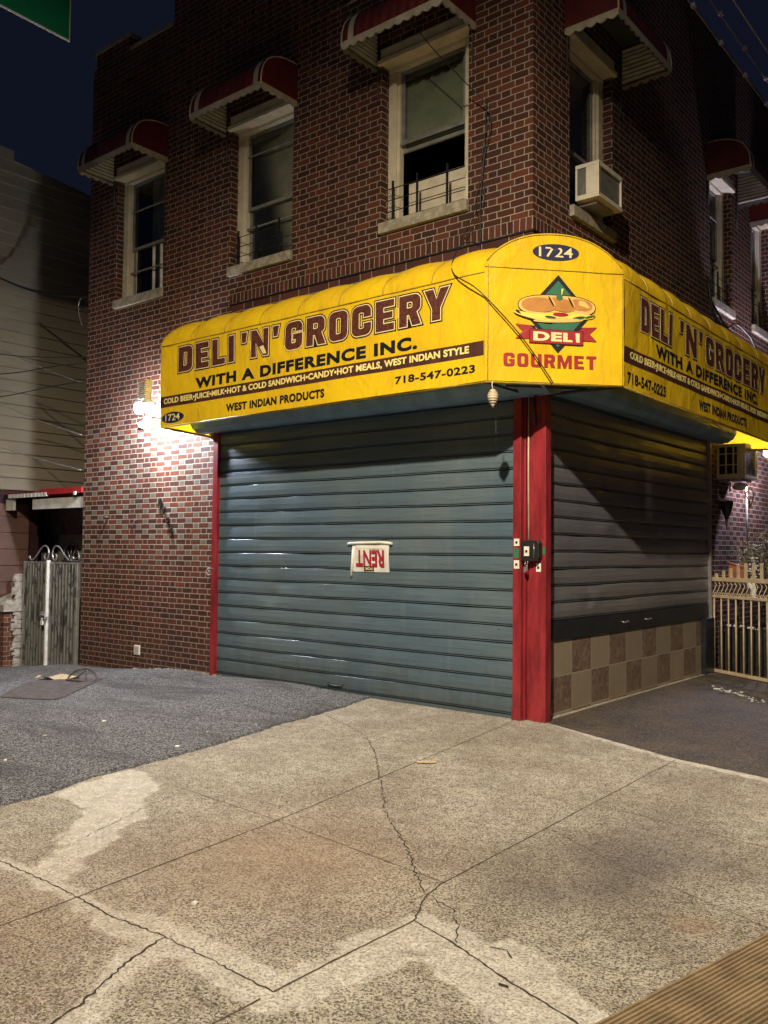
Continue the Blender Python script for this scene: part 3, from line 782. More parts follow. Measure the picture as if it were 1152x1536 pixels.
# seams, piping and frame
sm_ = MB()
for k in range(1, 8):
    x = XL + .55 * k; i = min(80, round(.55 * k / 4.4 * 80)); sm_.tube([(p[0], p[1] - .002, p[2] + .003) for p in rf[i][17:]], .0055, 5)
for k in range(1, 9):
    i = min(80, round(.54 * k / 5.15 * 80)); sm_.tube([(p[0] + .002, p[1], p[2] + .003) for p in rr_[i][17:]], .0055, 5)
sm_.tube([FS(x, ZC, .002) for x in np.linspace(XL, XC, 20)], .006, 5); sm_.tube([RS(y, ZC + .045, .002) for y in np.linspace(YC, 5.2, 20)], .006, 5)
sm_.tube([CS(s_, arch(s_) - .012, .003) for s_ in np.linspace(.02, CL - .02, 40)], .004, 5)
sm_.tube([CS(s_, 3.91, .002) for s_ in np.linspace(0, CL, 8)], .004, 5)
sm_.tube([CS(.03, 2.95, .002), CS(.03, 3.93, .002)], .0035, 5); sm_.tube([CS(CL - .012, 2.95, .002), CS(CL - .012, 3.93, .002)], .0035, 5)
sm_.build('seam', 'seam', AW, split=True)
fr = MB(); r_ = .014
fr.tube([FS(x, ZB, -.02) for x in (XL, XC)], r_); fr.tube([RS(y, ZB + .045, -.02) for y in (YC, 5.2)], r_); fr.tube([CS(0, 2.94, -.02), CS(CL, 2.94, -.02)], r_)
fr.tube([FS(XL, ZB, -.02), (-4.54, 0, 2.9)], r_); fr.tube([RS(5.2, ZB + .045, -.02), (0, 5.2, 2.93)], r_)
fr.build('frame_bar', 'seam', AW, split=True)
fr = MB()
fr.tube([(.02, -.04, 2.93), CS(.0, 2.94, -.03)], .012); fr.tube([(.02, -.04, 2.93), CS(CL, 2.94, -.03)], .014); fr.tube([(.02, -.04, 2.95), CS(CL / 2, 2.95, -.03)], .012)
fr.tube([CS(.25, 2.945, -.2), CS(CL - .25, 2.945, -.2)], .011)
for q in ((.10, -.15), (.20, -.22), (.16, -.10), (.26, -.12)): fr.tube([(q[0], q[1], 2.92), (q[0], q[1], 3.6)], .012)
fr.box(.12, .16, -.20, -.16, 2.90, 3.02)
fr.build('bracket', 'black', AW, split=True)
# ---- lettering
from mathutils.geometry import tessellate_polygon
def _arc(cx, cy, r, a0, a1, n=6): return [(cx + r * math.cos(math.radians(a0 + (a1 - a0) * k / n)), cy + r * math.sin(math.radians(a0 + (a1 - a0) * k / n))) for k in range(n + 1)]
def glyph(ch):
    # heavy condensed block capitals, outer loop counter-clockwise, holes clockwise; returns loops, width
    t = .245; w = .70; r = .21; q = .07; b = .20
    if ch == 'I': return [[(0, 0), (t, 0), (t, 1), (0, 1)]], t
    if ch == "'": return [[(.03, .64), (.17, .64), (.22, 1), (0, 1)]], .22
    if ch == 'L': return [[(0, 0), (.6, 0), (.6, b), (t, b), (t, 1), (0, 1)]], .6
    if ch == 'T': return [[(.2, 0), (.2 + t, 0), (.2 + t, 1 - b), (.645, 1 - b), (.645, 1), (0, 1), (0, 1 - b), (.2, 1 - b)]], .645
    if ch == 'E': return [[(0, 0), (.62, 0), (.62, b), (t, b), (t, .41), (.57, .41), (.57, .59), (t, .59), (t, 1 - b), (.62, 1 - b), (.62, 1), (0, 1)]], .62
    if ch == 'N': t = .205; return [[(0, 0), (t - .02, 0), (t - .02, .55), (w - t, 0), (w, 0), (w, 1), (w - t + .02, 1), (w - t + .02, .45), (t, 1), (0, 1)]], w
    if ch == 'Y': c = w / 2; return [[(c - t / 2, 0), (c + t / 2, 0), (c + t / 2, .38), (w + .04, 1), (w - t + .02, 1), (c, .64), (t - .02, 1), (-.04, 1), (c - t / 2, .38)]], w
    if ch == 'M': W = .92; return [[(0, 0), (.21, 0), (.21, .60), (W / 2 - .075, 0), (W / 2 + .075, 0), (W - .21, .60), (W - .21, 0), (W, 0), (W, 1), (W - .27, 1), (W / 2, .42), (.27, 1), (0, 1)]], W
    if ch == 'D': return [[(0, 0)] + _arc(w - r, r, r, -90, 0) + _arc(w - r, 1 - r, r, 0, 90) + [(0, 1)], [(t, b), (t, 1 - b)] + _arc(w - t - q, 1 - b - q, q, 90, 0, 4) + _arc(w - t - q, b + q, q, 0, -90, 4)], w
    if ch == 'O': return [_arc(w - r, r, r, -90, 0) + _arc(w - r, 1 - r, r, 0, 90) + _arc(r, 1 - r, r, 90, 180) + _arc(r, r, r, 180, 270), _arc(t + q, b + q, q, 270, 180, 4) + _arc(t + q, 1 - b - q, q, 180, 90, 4) + _arc(w - t - q, 1 - b - q, q, 90, 0, 4) + _arc(w - t - q, b + q, q, 0, -90, 4)], w
    if ch == 'U': return [_arc(r, r, r, 180, 270) + _arc(w - r, r, r, -90, 0) + [(w, 1), (w - t, 1)] + _arc(w - t - q, b + q, q, 0, -90, 4) + _arc(t + q, b + q, q, 270, 180, 4) + [(t, 1), (0, 1)]], w
    ring_in = _arc(w - t - q, 1 - b - q, q, 0, 90, 4) + _arc(t + q, 1 - b - q, q, 90, 180, 4) + _arc(t + q, b + q, q, 180, 270, 4) + _arc(w - t - q, b + q, q, 270, 360, 4)
    ring_out = _arc(w - r, r, r, 0, -90) + _arc(r, r, r, 270, 180) + _arc(r, 1 - r, r, 180, 90) + _arc(w - r, 1 - r, r, 90, 0)
    if ch == 'C': return [([(w, .38)] + ring_out + [(w, .62), (w - t, .62)] + ring_in + [(w - t, .38)])[::-1]], w
    if ch == 'G': return [([(w, .54)] + ring_out + [(w, .66), (w - t, .66)] + ring_in + [(w - t, .37), (w - .36, .37), (w - .36, .54)])[::-1]], w
    if ch == 'R': return [[(0, 0), (t, 0), (t, .37), (.34, .37), (w - t, 0), (w + .03, 0), (w - .13, .43), (w - .03, .50), (w, .58)] + _arc(w - r, 1 - r, r, 0, 90) + [(0, 1)], [(t, .56), (t, 1 - b)] + _arc(w - t - q, 1 - b - q, q, 90, 0, 4) + _arc(w - t - q, .56 + q, q, 0, -90, 4)], w
def grow(L, d):
    n = len(L); out = []
    for k in range(n):
        a, b_, c = Vector(L[k - 1]), Vector(L[k]), Vector(L[(k + 1) % n]); e1 = (b_ - a); e2 = (c - b_)
        if e1.length < 1e-6 or e2.length < 1e-6: out.append((b_.x, b_.y)); continue
        e1.normalize(); e2.normalize(); n1 = Vector((e1.y, -e1.x)); n2 = Vector((e2.y, -e2.x)); m_ = n1 + n2
        k_ = d / max(.45, m_.length_squared / 2); out.append((b_.x + m_.x * k_, b_.y + m_.y * k_))
    return out
def block_text(body, fn, u0, u1, v0, v1, m, lift, g_=0., gap=.13, depth=.001):
    # each letter its own mesh
    x = 0; pos = []
    for ch in body: loops, w_ = glyph(ch); pos.append((loops, x)); x += w_ + gap
    sx = (u1 - u0) / (x - gap); sy = v1 - v0
    for loops, x_ in pos:
        LL = [grow([(u0 + (p[0] + x_) * sx, v0 + p[1] * sy) for p in L], g_) for L in loops]
        flat = [p for L in LL for p in L]; tris = tessellate_polygon([[Vector((p[0], p[1], 0)) for p in L] for L in LL])
        b = MB(); n = len(flat)
        for w2_ in (lift, lift + depth): b.v += [tuple(fn(p[0], p[1], w2_)) for p in flat]
        for t in tris: b.f.append(tuple(k + n for k in t)); b.smooth.append(False)
        o = 0
        for L in LL:
            for k in range(len(L)): a, c = o + k, o + (k + 1) % len(L); b.f.append((a, c, c + n, a + n)); b.smooth.append(False)
            o += len(L)
        b.build('letter', m, AW, fix=False)
def outline_text(body, fn, u0, u1, v0, v1):
    g0 = .014
    block_text(body, fn, u0 + g0, u1 - g0, v0 + g0, v1 - g0, 'pblack', .002, .025, .20); block_text(body, fn, u0 + g0, u1 - g0, v0 + g0, v1 - g0, 'pcream', .0035, .0135, .20)
    block_text(body, fn, u0 + g0, u1 - g0, v0 + g0, v1 - g0, 'brown', .005, .004, .20)
for (w_, a, c) in (("DELI", -4.052, -3.10), ("'N'", -3.0, -2.43), ("GROCERY", -2.35, -.33)):
    outline_text(w_, FS, a, c, 3.485, 3.785)
for (w_, a, c) in (("DELI", .40, 1.14), ("'N'", 1.33, 1.95), ("GROCERY", 2.05, 4.10)):
    outline_text(w_, RS, a, c, 3.49, 3.81)
def ell(fn, u, v, ru, rv, m, lift, nm='oval'):
    b = MB(); b.prism([(u + ru * math.cos(2 * PI * k / 40), v + rv * math.sin(2 * PI * k / 40)) for k in range(40)], lambda a, c, w_: fn(a, c, w_ + lift), .0012); return b.build(nm, m, AW)
def plate(fn, u0, u1, v0, v1, m, lift, nm='stripe'):
    b = MB(); rows = [[fn(u, v0, lift) for u in np.linspace(u0, u1, 100)], [fn(u, (v0 + v1) / 2, lift) for u in np.linspace(u0, u1, 100)], [fn(u, v1, lift) for u in np.linspace(u0, u1, 100)]]; b.sheet(rows, sm=False); return b.build(nm, m, AW, fix=False)
text_mesh('lettering', 'WITH A DIFFERENCE INC.', FS, -3.75, -.67, 3.275, 3.395, 'pblack', AW, off=.050, lift=.002, space=1.13)
text_mesh('lettering', 'WITH A DIFFERENCE INC.', RS, .74, 3.82, 3.325, 3.445, 'pblack', AW, off=.050, lift=.002, space=1.13)
BT = 'COLD BEER\u2022JUICE\u2022MILK\u2022HOT & COLD SANDWICH\u2022CANDY\u2022HOT MEALS, WEST INDIAN STYLE'
plate(FS, XL + .002, XC - .002, 3.122, 3.245, 'band', .0022); text_mesh('lettering', BT, FS, -4.30, -.12, 3.140, 3.222, 'ptext', AW, off=.036, lift=.0035, space=1.05)
plate(RS, YC + .002, 5.19, 3.16, 3.295, 'band', .0022); text_mesh('lettering', BT, RS, .18, 4.45, 3.185, 3.27, 'ptext', AW, off=.036, lift=.0035, space=1.05)
text_mesh('lettering', 'WEST INDIAN PRODUCTS', FS, -3.22, -1.79, 2.965, 3.05, 'pblack', AW, off=.046, lift=.002, space=1.09)
text_mesh('lettering', 'WEST INDIAN PRODUCTS', RS, 1.86, 3.36, 3.0, 3.10, 'pblack', AW, off=.046, lift=.002, space=1.09)
text_mesh('lettering', '718-547-0223', FS, -.92, -.06, 2.985, 3.055, 'pblack', AW, off=.030, lift=.002, space=1.08)
text_mesh('lettering', '718-547-0223', RS, .14, .98, 2.985, 3.085, 'pblack', AW, off=.030, lift=.002, space=1.08)
ell(FS, -4.14, 2.995, .20, .062, 'navy', .002); text_mesh('lettering', '1724', FS, -4.27, -4.01, 2.958, 3.035, 'pcream', AW, off=.008, lift=.0035)
MC = .622
ell(CS, MC, 4.065, .205, .072, 'navy', .003); text_mesh('lettering', '1724', CS, MC - .15, MC + .15, 4.022, 4.108, 'pcream', AW, off=.008, lift=.0045)
block_text('GOURMET', CS, .165, .985, 3.072, 3.185, 'pred', .003, 0., .16)
def poly(pts, m, lift, nm='emblem', fn=CS, th=.0012):
    b = MB(); b.prism(pts, lambda a, c, w_: fn(a, c, w_ + lift), th); return b.build(nm, m, AW)
dm = lambda h_, w_, c: [(MC + .02, c + h_), (MC + .02 + w_, c), (MC + .02, c - h_), (MC + .02 - w_, c)]
poly(dm(.335, .30, 3.535), 'pblack', .003); poly(dm(.285, .258, 3.535), 'pgreen', .0045)
def blob(u, v, ru, rv, m, lift, e=2.4, rot=0., th=.0012):
    pts = []
    for k in range(36):
        q = 2 * PI * k / 36; c_, s_ = math.cos(q), math.sin(q)
        a = ru * math.copysign(abs(c_) ** (2 / e), c_); d_ = rv * math.copysign(abs(s_) ** (2 / e), s_)
        pts.append((u + a * math.cos(rot) - d_ * math.sin(rot), v + a * math.sin(rot) + d_ * math.cos(rot)))
    return poly(pts, m, lift, th=th)
blob(MC + .01, 3.60, .345, .098, 'pblack', .006); blob(MC + .01, 3.60, .338, .091, 'pcrust', .0075, 2.4)
blob(MC - .15, 3.605, .155, .062, 'pbread', .009, 2.2); blob(MC + .04, 3.612, .14, .055, 'pbread', .0092, 2.2, -.15); blob(MC + .22, 3.618, .105, .05, 'pbread', .0094, 2.2, -.1)
for (u_, r_) in ((MC - .045, .5), (MC + .13, .5)): blob(u_, 3.637, .008, .05, 'pblack', .0106, 2, r_); blob(u_ + .016, 3.637, .006, .045, 'pcrust', .0106, 2, r_)
blob(MC + .04, 3.515, .30, .030, 'pyellow', .0108, 2.2, .02); blob(MC - .20, 3.49, .17, .020, 'pblack', .0096, 2, -.22); blob(MC - .21, 3.505, .17, .020, 'pyellow', .011, 2, -.2)
blob(MC - .325, 3.535, .035, .012, 'pblack', .0115, 2, -.4)
blob(MC + .04, 3.528, .07, .016, 'pred', .012, 2); blob(MC - .05, 3.502, .05, .010, 'pleaf', .012, 2, -.1); blob(MC + .20, 3.505, .06, .014, 'pleaf', .012, 2, .2); blob(MC + .30, 3.52, .05, .010, 'pleaf', .012, 2, .25)
blob(MC + .02, 3.478, .22, .018, 'pcrust', .0118, 2.2, .05)
poly([(MC + .045, 3.75), (MC + .065, 3.75), (MC + .045, 3.68)], 'pyellow', .0105); blob(MC + .028, 3.675, .028, .026, 'pgreen', .0112, 2)
for sgn, base in ((-1, MC - .225), (1, MC + .235)):
    poly([(base - sgn * .04, 3.425), (base + sgn * .13, 3.435), (base + sgn * .065, 3.375), (base + sgn * .13, 3.31), (base - sgn * .04, 3.315)][::sgn], 'pred', .0062)
    poly([(base - sgn * .045, 3.425), (base + sgn * .002, 3.425), (base - sgn * .045, 3.385)][::sgn], 'pblack', .008)
poly([(MC - .235, 3.40), (MC + .245, 3.395), (MC + .245, 3.272), (MC - .235, 3.277)], 'pblack', .008); poly([(MC - .229, 3.395), (MC + .239, 3.39), (MC + .239, 3.277), (MC - .229, 3.282)], 'pred', .0095)
text_mesh('lettering', 'DELI', CS, MC - .20, MC + .21, 3.297, 3.375, 'pcream', AW, off=.05, lift=.011, space=1.1)

# ------------------------------------------------------------------ window awnings
def window_awning(fn, a0, a1, label, D=.56, zb=6.61, zt=7.10, dz=0.):
    root = empty('window_awning', fn((a0 + a1) / 2, 0, zb)); tag(root, label, 'awning', 'small striped window awnings on the upper floor')
    ZF = zb + .035
    def prof(t):       # quarter curve: t 0 front-bottom .. 1 wall top
        q = t * PI / 2; return D * math.cos(q) ** .8, ZF + (zt - ZF) * math.sin(q) ** .75
    b = MB(); rows = []
    n = 44
    for i in range(n + 1):
        a = a0 + (a1 - a0) * i / n; co = .006 * (1 if (i // 2) % 2 else -1)
        rows.append([fn(a, prof(t)[0] + co * .5, prof(t)[1] + co) for t in np.linspace(0, 1, 12)])
    b.sheet(rows, sm=False); b.build('canopy', 'awn_red', root, fix=False)
    # underside liner (corrugated), a little inside
    b = MB(); rows = []
    for i in range(n + 1):
        a = a0 + .01 + (a1 - a0 - .02) * i / n; co = .010 * math.cos(i * PI)
        rows.append([fn(a, max(0.02, prof(t)[0] - .02 + co * .5), prof(t)[1] - .03 + co) for t in np.linspace(0, 1, 10)])
    b.sheet(rows, sm=False); b.build('liner', 'awn_under', root, fix=False)
    for a in (a0, a1):      # side panels with louvres under
        b = MB(); pts = [fn(a, *prof(t)) for t in np.linspace(0, 1, 12)] + [fn(a, 0, ZF)]
        b.v += pts; b.f.append(tuple(range(len(pts)))); b.smooth.append(False); b.build('side_panel', 'awn_red', root, fix=False)
        b = MB(); s_ = 1 if a == a0 else -1
        k = 0
        while ZF + .012 + k * .048 < zt - .06:
            z_ = ZF + .012 + k * .048; fz = (z_ - ZF) / (zt - ZF); q_ = math.asin(min(1, fz ** (1 / .75))); L_ = D * math.cos(q_) ** .8 - .03
            if L_ > .04:
                b.quad(fn(a + s_ * .012, .02, z_), fn(a + s_ * .012, L_, z_), fn(a + s_ * .034, L_, z_ + .026), fn(a + s_ * .034, .02, z_ + .026))
                b.quad(fn(a + s_ * .034, .02, z_ + .026), fn(a + s_ * .034, L_, z_ + .026), fn(a + s_ * .014, L_, z_ + .032), fn(a + s_ * .014, .02, z_ + .032))
            k += 1
        b.build('side_louvre', 'awn_slat', root, fix=False)
    # scalloped valance: front and sides
    b = MB()
    def val(fa, L, m_):
        pts = []; N_ = max(2, round(L / .115))
        for i in range(N_ * 6 + 1):
            s_ = i / (N_ * 6); pts.append((s_ * L, -.028 - .030 * abs(math.sin(PI * s_ * N_))))
        top = [(p[0], .025) for p in pts][::-1]
        r1 = [fa(p[0], p[1], 0) for p in pts]; r2 = [fa(p[0], .03, 0) for p in pts]; b.sheet([r1, r2], sm=False)
        r1 = [fa(p[0], p[1], 1) for p in pts]; r2 = [fa(p[0], .03, 1) for p in pts]; b.sheet([r1, r2], sm=False)
    val(lambda s_, v, k: fn(a0 + s_, D + .008 - .012 * k, ZF + v), a1 - a0, 0)
    val(lambda s_, v, k: fn(a0 - .004 + .012 * k, s_, ZF + v), D, 0)
    val(lambda s_, v, k: fn(a1 + .004 - .012 * k, s_, ZF + v), D, 0)
    b.build('valance', 'awn_cream', root, fix=False)
    # pale stripe ribs near both ends, edge piping
    for f in (.07, .90):
        b = MB(); a = a0 + (a1 - a0) * f; rows = []
        for w_ in (0, .075): rows.append([fn(a + w_, prof(t)[0] + .010, prof(t)[1] + .010) for t in np.linspace(0, .93, 14)])
        b.sheet(rows); b.build('stripe', 'awn_cream', root, fix=False)
    b = MB()
    for a in (a0, a1): b.tube([fn(a, prof(t)[0] + .004, prof(t)[1] + .004) for t in np.linspace(0, 1, 14)], .009, 6)
    b.build('piping', 'awn_cream', root, split=True)
    b = MB()
    for a, s_ in ((a0, 1), (a1, -1)): b.tube([fn(a + s_ * .03, .01, ZF - .02), fn(a + s_ * .03, D - .01, ZF - .01)], .009, 6); b.tube([fn(a + s_ * .03, .01, zt), fn(a + s_ * .03, .01, ZF - .35)], .009, 6)
    b.build('bracket', 'awn_under', root, split=True)
    return root
window_awning(F3, -6.70, -5.48, 'dark red awning over the front window farthest from the street corner')
window_awning(F3, -4.32, -3.09, 'dark red awning over the middle front window, the one in the middle of three')
window_awning(F3, -1.90, -.64, 'dark red awning over the front window with its sash raised')
window_awning(R3, .62, 1.93, 'dark red awning above the window with the air conditioner')
window_awning(R3, 4.62, 5.86, 'blackish awning with a speckled edge on the side wall past the corner window', zb=6.50, zt=7.0)
window_awning(R3, 6.45, 7.7, 'awning cut by the right picture edge, farthest along the side wall', zb=6.40, zt=6.9)

# ------------------------------------------------------------------ air conditioners
def ac_unit(loc, w, h, dpt, label, cage=False):
    """on the side wall: w along y, dpt outward in x"""
    root = empty('air_conditioner', loc); tag(root, label, 'air conditioner', 'window air conditioners on the side wall')
    x0, y0, z0 = loc; x1, y1, z1 = x0 + dpt, y0 + w, z0 + h; t = .025
    b = MB()
    if cage:
        for yy in (y0, y1 - t):
            b.box(x0, x1, yy, yy + t, z0, z0 + .06); b.box(x0, x1, yy, yy + t, z1 - .04, z1)
            b.box(x1 - .08, x1, yy, yy + t, z0 + .06, z1 - .04); b.box(x0, x0 + .03, yy, yy + t, z0 + .06, z1 - .04)
            for f in (.30, .56, .72): b.box(x0 + dpt * f, x0 + dpt * f + .018, yy, yy + t, z0 + .06, z1 - .04)
            for f in (.38, .70): b.box(x0 + .03, x1 - .08, yy + .004, yy + t - .004, z0 + h * f, z0 + h * f + .014)
        b.box(x0, x1 - .001, y0 + t, y1 - t, z0 + .001, z0 + .02); b.box(x0, x1 - .001, y0 + t, y1 - t, z1 - .02, z1 - .001)
    else:
        b.box(x0, x1, y0, y0 + t, z0, z0 + .05); b.box(x0, x1, y0, y0 + t, z1 - .04, z1); b.box(x1 - .14, x1, y0, y0 + t, z0 + .05, z1 - .04); b.box(x0, x0 + .02, y0, y0 + t, z0 + .05, z1 - .04)
        b.box(x0, x1, y1 - t, y1, z0, z1); b.box(x0, x1, y0 + t, y1 - t, z1 - .02, z1); b.box(x0, x1, y0 + t, y1 - t, z0, z0 + .02)
    b.build('casing', 'acbeige', root, bevel=.003)
    b = MB(); b.box(x0, x1 - .04, y0 + .05, y1 - .05, z0 + .03, z1 - .03); b.build('core', 'blackbar', root)
    b = MB()
    k = y0 + t
    for i in range(24):
        zz = z0 + .055 + (h - .1) * i / 24
        if not cage: b.box(x0 + .02, x1 - .14, y0 + .006, y0 + .016, zz, zz + .007)
    for i in range(34):
        yy = y0 + .03 + (w - .06) * i / 34; b.box(x1 - .03, x1 - .026, yy, yy + .005, z0 + .02, z1 - .02)
    for i in range(18):
        zz = z0 + .03 + (h - .06) * i / 18; b.box(x1 - .0255, x1 - .022, y0 + .025, y1 - .025, zz, zz + .004)
    b.build('grille', 'sash' if not cage else 'galv', root)
    b = MB(); b.box(x1 - .02, x1, y0 + .001, y0 + .03, z0 + .021, z1 - .021); b.box(x1 - .02, x1, y1 - .03, y1 - .001, z0 + .021, z1 - .021)
    b.box(x1 - .02, x1, y0 + .03, y1 - .03, z1 - .045, z1 - .021); b.box(x1 - .02, x1, y0 + .03, y1 - .03, z0 + .021, z0 + .04)
    b.build('front_rim', 'acbeige', root)
    b = MB(); b.box(x0, x1 - .06, y0 + .08, y1 - .08, z0 - .035, z0 - .001); b.build('base_pan', 'galv', root)
    return root
ac_unit((.0, .84, 5.01), .55, .36, .255, 'beige window air conditioner resting on the sill of the corner side window')
ac_unit((.0, 4.93, 2.52), .55, .46, .37, 'cream caged air conditioner low on the side wall under the awning end', cage=True)

# ------------------------------------------------------------------ security lights
def flood(name, loc, face, label, power, col, up=False):
    root = empty(name, loc); tag(root, label, 'light')
    x, y, z = loc; fx, fy = face               # outward direction
    tx, ty = -fy, fx                           # along wall
    def P(t, o, h): return (x + tx * t + fx * o, y + ty * t + fy * o, z + h)
    b = MB(); b.obox(P(0, -.17, -.02), (tx * .05, ty * .05, 0), (fx * .10, fy * .10, 0), (0, 0, .06)); b.build('back_plate', 'white', root, bevel=.004)
    hs = .45 if up else 0.
    b = MB()
    for k in range(9): b.obox(P(0, .02 - .25 * (hs > 0), .13 + k * .026), (tx * .07, ty * .07, 0), (fx * .05, fy * .05, 0), (0, 0, .006))
    b.obox(P(.0, -.02 - .27 * (hs > 0), .23), (tx * .06, ty * .06, 0), (fx * .012, fy * .012, 0), (0, 0, .13)); b.build('heat_sink', 'white', root)
    b = MB(); b.obox(P(.055, .0 - .27 * (hs > 0), .24), (tx * .012, ty * .012, 0), (fx * .045, fy * .045, 0), (0, 0, .14)); b.build('side_fin', 'yellowcord', root)
    gm = emit(name + '_glow', col, power)
    for t_ in (-.085, .085):
        b = MB(); b.lathe(P(t_, .02, .085) if not up else P(t_, -.09, -.0), [(.072, -.03), (.078, -.01), (.07, .02), (.03, .04)], 18); b.build('lamp_housing', 'white', root)
        b = MB(); pr = [(.005, -.066), (.038, -.058), (.062, -.038), (.071, 0), (.064, .03), (.03, .045)]
        b.lathe(P(t_, .02, .02), pr, 20); b.build('bulb', gm, root)
    b = MB(); b.tube([P(0, -.1, -.06), P(0, -.02, -.12), P(.0, .02, -.16)], .02, 10); b.build('arm', 'whiteplastic', root)
    b = MB(); b.obox(P(0.0, .02, -.20), (tx * .05, ty * .05, -.02), (fx * .06, fy * .06, -.03), (0, .0, .035)); b.build('motion_sensor', 'whiteplastic', root, bevel=.012)
    b = MB(); b.lathe(P(.02, .075, -.25), [(.035, -.02), (.038, 0), (.03, .02)], 14); b.build('sensor_lens', 'blackbar', root)
    return root
LEFT_P, RIGHT_P = 1450., 950.
flood('security_light', (-5.40, -.33, 3.27), (0, -1), 'glaring white security light on the brick beside the awning left end', LEFT_P, (.88, .90, 1.))
flood('security_light', (.36, 5.95, 3.08), (1, 0), 'glaring security light under the side awning at the right picture edge', RIGHT_P, (.80, .74, 1.), up=True)

# ------------------------------------------------------------------ small things on the front wall
for k, (ch, x, z) in enumerate((('1', -5.47, 2.10), ('7', -5.385, 1.985), ('2', -5.30, 1.86), ('4', -5.225, 1.735))):
    r = empty('house_number', (x, 0, z)); tag(r, 'black iron house number %s screwed to the red brick' % ch, 'house number', 'house number digits on the brick wall')
    text_mesh('digit', ch, lambda u, v, w_: (u, -.012 - w_, v), x - .033, x + .033, z - .062, z + .062, 'black', r, off=.03, depth=.012)
    b = MB(); b.lathe((x, -.006, z + .045), [(.006, -.02), (.006, .006)], 8, 'y'); b.lathe((x, -.006, z - .045), [(.006, -.02), (.006, .006)], 8, 'y'); b.build('stud', 'galv', r, split=True)
for (x, z, l) in ((-6.66, 1.88, 'bent hook with a white cap on the brick left of the numbers'), (-6.0, 1.83, 'thin bare hook on the brick nearer the house numbers')):
    b = MB(); b.tube([(x + .03, 0, z + .06), (x + .03, -.05, z + .05), (x + .01, -.06, z - .02), (x - .02, -.055, z - .09)], .008, 6)
    if l.startswith('bent'): b.lathe((x + .03, -.05, z + .055), [(.018, -.015), (.018, .015)], 10)
    tag(b.build('wall_hook', 'rust', None), l, 'hook')
r = empty('vent_cover', (-5.9, 0, .17)); tag(r, 'small square white vent cover low on the brick wall', 'vent')
b = MB(); b.box(-5.965, -5.845, -.02, .0, .11, .235); b.build('plate', 'white', r, bevel=.005)
b = MB()
for k in range(5): b.box(-5.95, -5.86, -.027, -.021, .13 + k * .02, .137 + k * .02)
b.build('louvre', 'concrete', r)
b = MB(); b.tube([(-4.30, -.10, 1.27), (-4.33, -.15, 1.28), (-4.36, -.16, 1.24), (-4.33, -.15, 1.2), (-4.30, -.12, 1.21)], .009, 8); b.lathe((-4.33, -.13, 1.24), [(.02, -.012), (.022, 0), (.02, .012)], 10, 'x')
tag(b.build('padlock', 'galv', None), 'small round padlock on the left red shutter rail', 'padlock')
# lock box
r = empty('lock_box', (.045, -.11, 1.43)); tag(r, 'black key lock box chained to the red corner post', 'lock box')
b = MB(); b.prism([(-.045, 1.45), (-.03, 1.43), (.11, 1.43), (.135, 1.46), (.135, 1.59), (.12, 1.615), (-.03, 1.615), (-.045, 1.60)], lambda u, v, w_: (u, -.05 - w_, v), .07); b.build('body', 'black', r, bevel=.006)
b = MB(); b.tube([(.085, -.121, 1.46), (.09, -.124, 1.52), (.085, -.121, 1.59)], .003, 6); b.build('edge_line', 'galv', r)
b = MB(); b.tube([(-.005, -.11, 1.43), (-.005, -.12, 1.40), (.01, -.12, 1.37), (.02, -.11, 1.42), (.02, -.11, 1.44)], .004, 6); b.box(-.012, .012, -.13, -.115, 1.33, 1.375); b.box(.012, .024, -.127, -.12, 1.345, 1.39); b.build('key', 'galv', r, split=True)
def kp(x0, x1, y, z0, z1, m, label, dot=True, grp='keyhole plates and stickers round the lock box'):
    r = empty('keyhole_plate' if dot else 'sticker', ((x0 + x1) / 2, y, z0)); tag(r, label, 'plate' if dot else 'sticker', grp)
    b = MB(); b.box(x0, x1, y - .003, y - .0005, z0, z1); b.build('plate' if dot else 'paper', m, r)
    if dot: b = MB(); b.lathe(((x0 + x1) / 2, y - .004, (z0 + z1) / 2), [(.011, -.006), (.011, .003)], 12, 'y'); b.build('keyhole', 'black', r)
kp(-.126, -.07, -.105, 1.565, 1.63, 'whiteplastic', 'white keyhole plate on the left red rail, above the green sticker')
kp(-.126, -.07, -.105, 1.36, 1.435, 'whiteplastic', 'white keyhole plate on the left red rail, below the green sticker')
kp(-.124, -.074, -.105, 1.455, 1.545, 'pgreen', 'torn green and white sticker between two plates on the red rail', False)
kp(-.012, .04, -.121, 1.475, 1.56, 'whiteplastic', 'white keyhole plate on the front of the black lock box')
kp(.072, .12, -.05, 1.335, 1.41, 'whiteplastic', 'white keyhole plate on the red post below and right of the lock box')
kp(.138, .163, -.05, 1.49, 1.56, 'pgreen', 'pale green sticker on the red post right of the lock box', False)
# FOR RENT sign hung upside down on the shutter
r = empty('rent_sign', (-1.86, -.08, 1.28)); tag(r, 'white FOR RENT sign taped upside down on the teal shutter', 'sign')
def RN(u, v, w_): return (-1.60 - u, -.075 - w_ - .006 * math.sin(v * 14), 1.60 - v)       # upside down: u runs left, v runs down
b = MB(); rows = [[RN(u, v, .0 + .004 * math.sin(u * 20 + v * 9)) for u in np.linspace(.0, .50, 14)] for v in np.linspace(0, .31, 10)]; b.sheet(rows); b.build('board', 'white', r, fix=False)
b = MB(); b.tube([RN(-.04, .015, .008), RN(.1, .005, .012), RN(.4, .01, .012), RN(.55, .02, .008)], .016, 6); b.tube([RN(.475, .05, .006), RN(.49, .2, .008), RN(.51, .36, .006)], .013, 6); b.build('tape', 'whiteplastic', r, split=True)
text_mesh('lettering', 'RENT', RN, .06, .44, .085, .255, 'pred', r, off=.03, lift=.009)
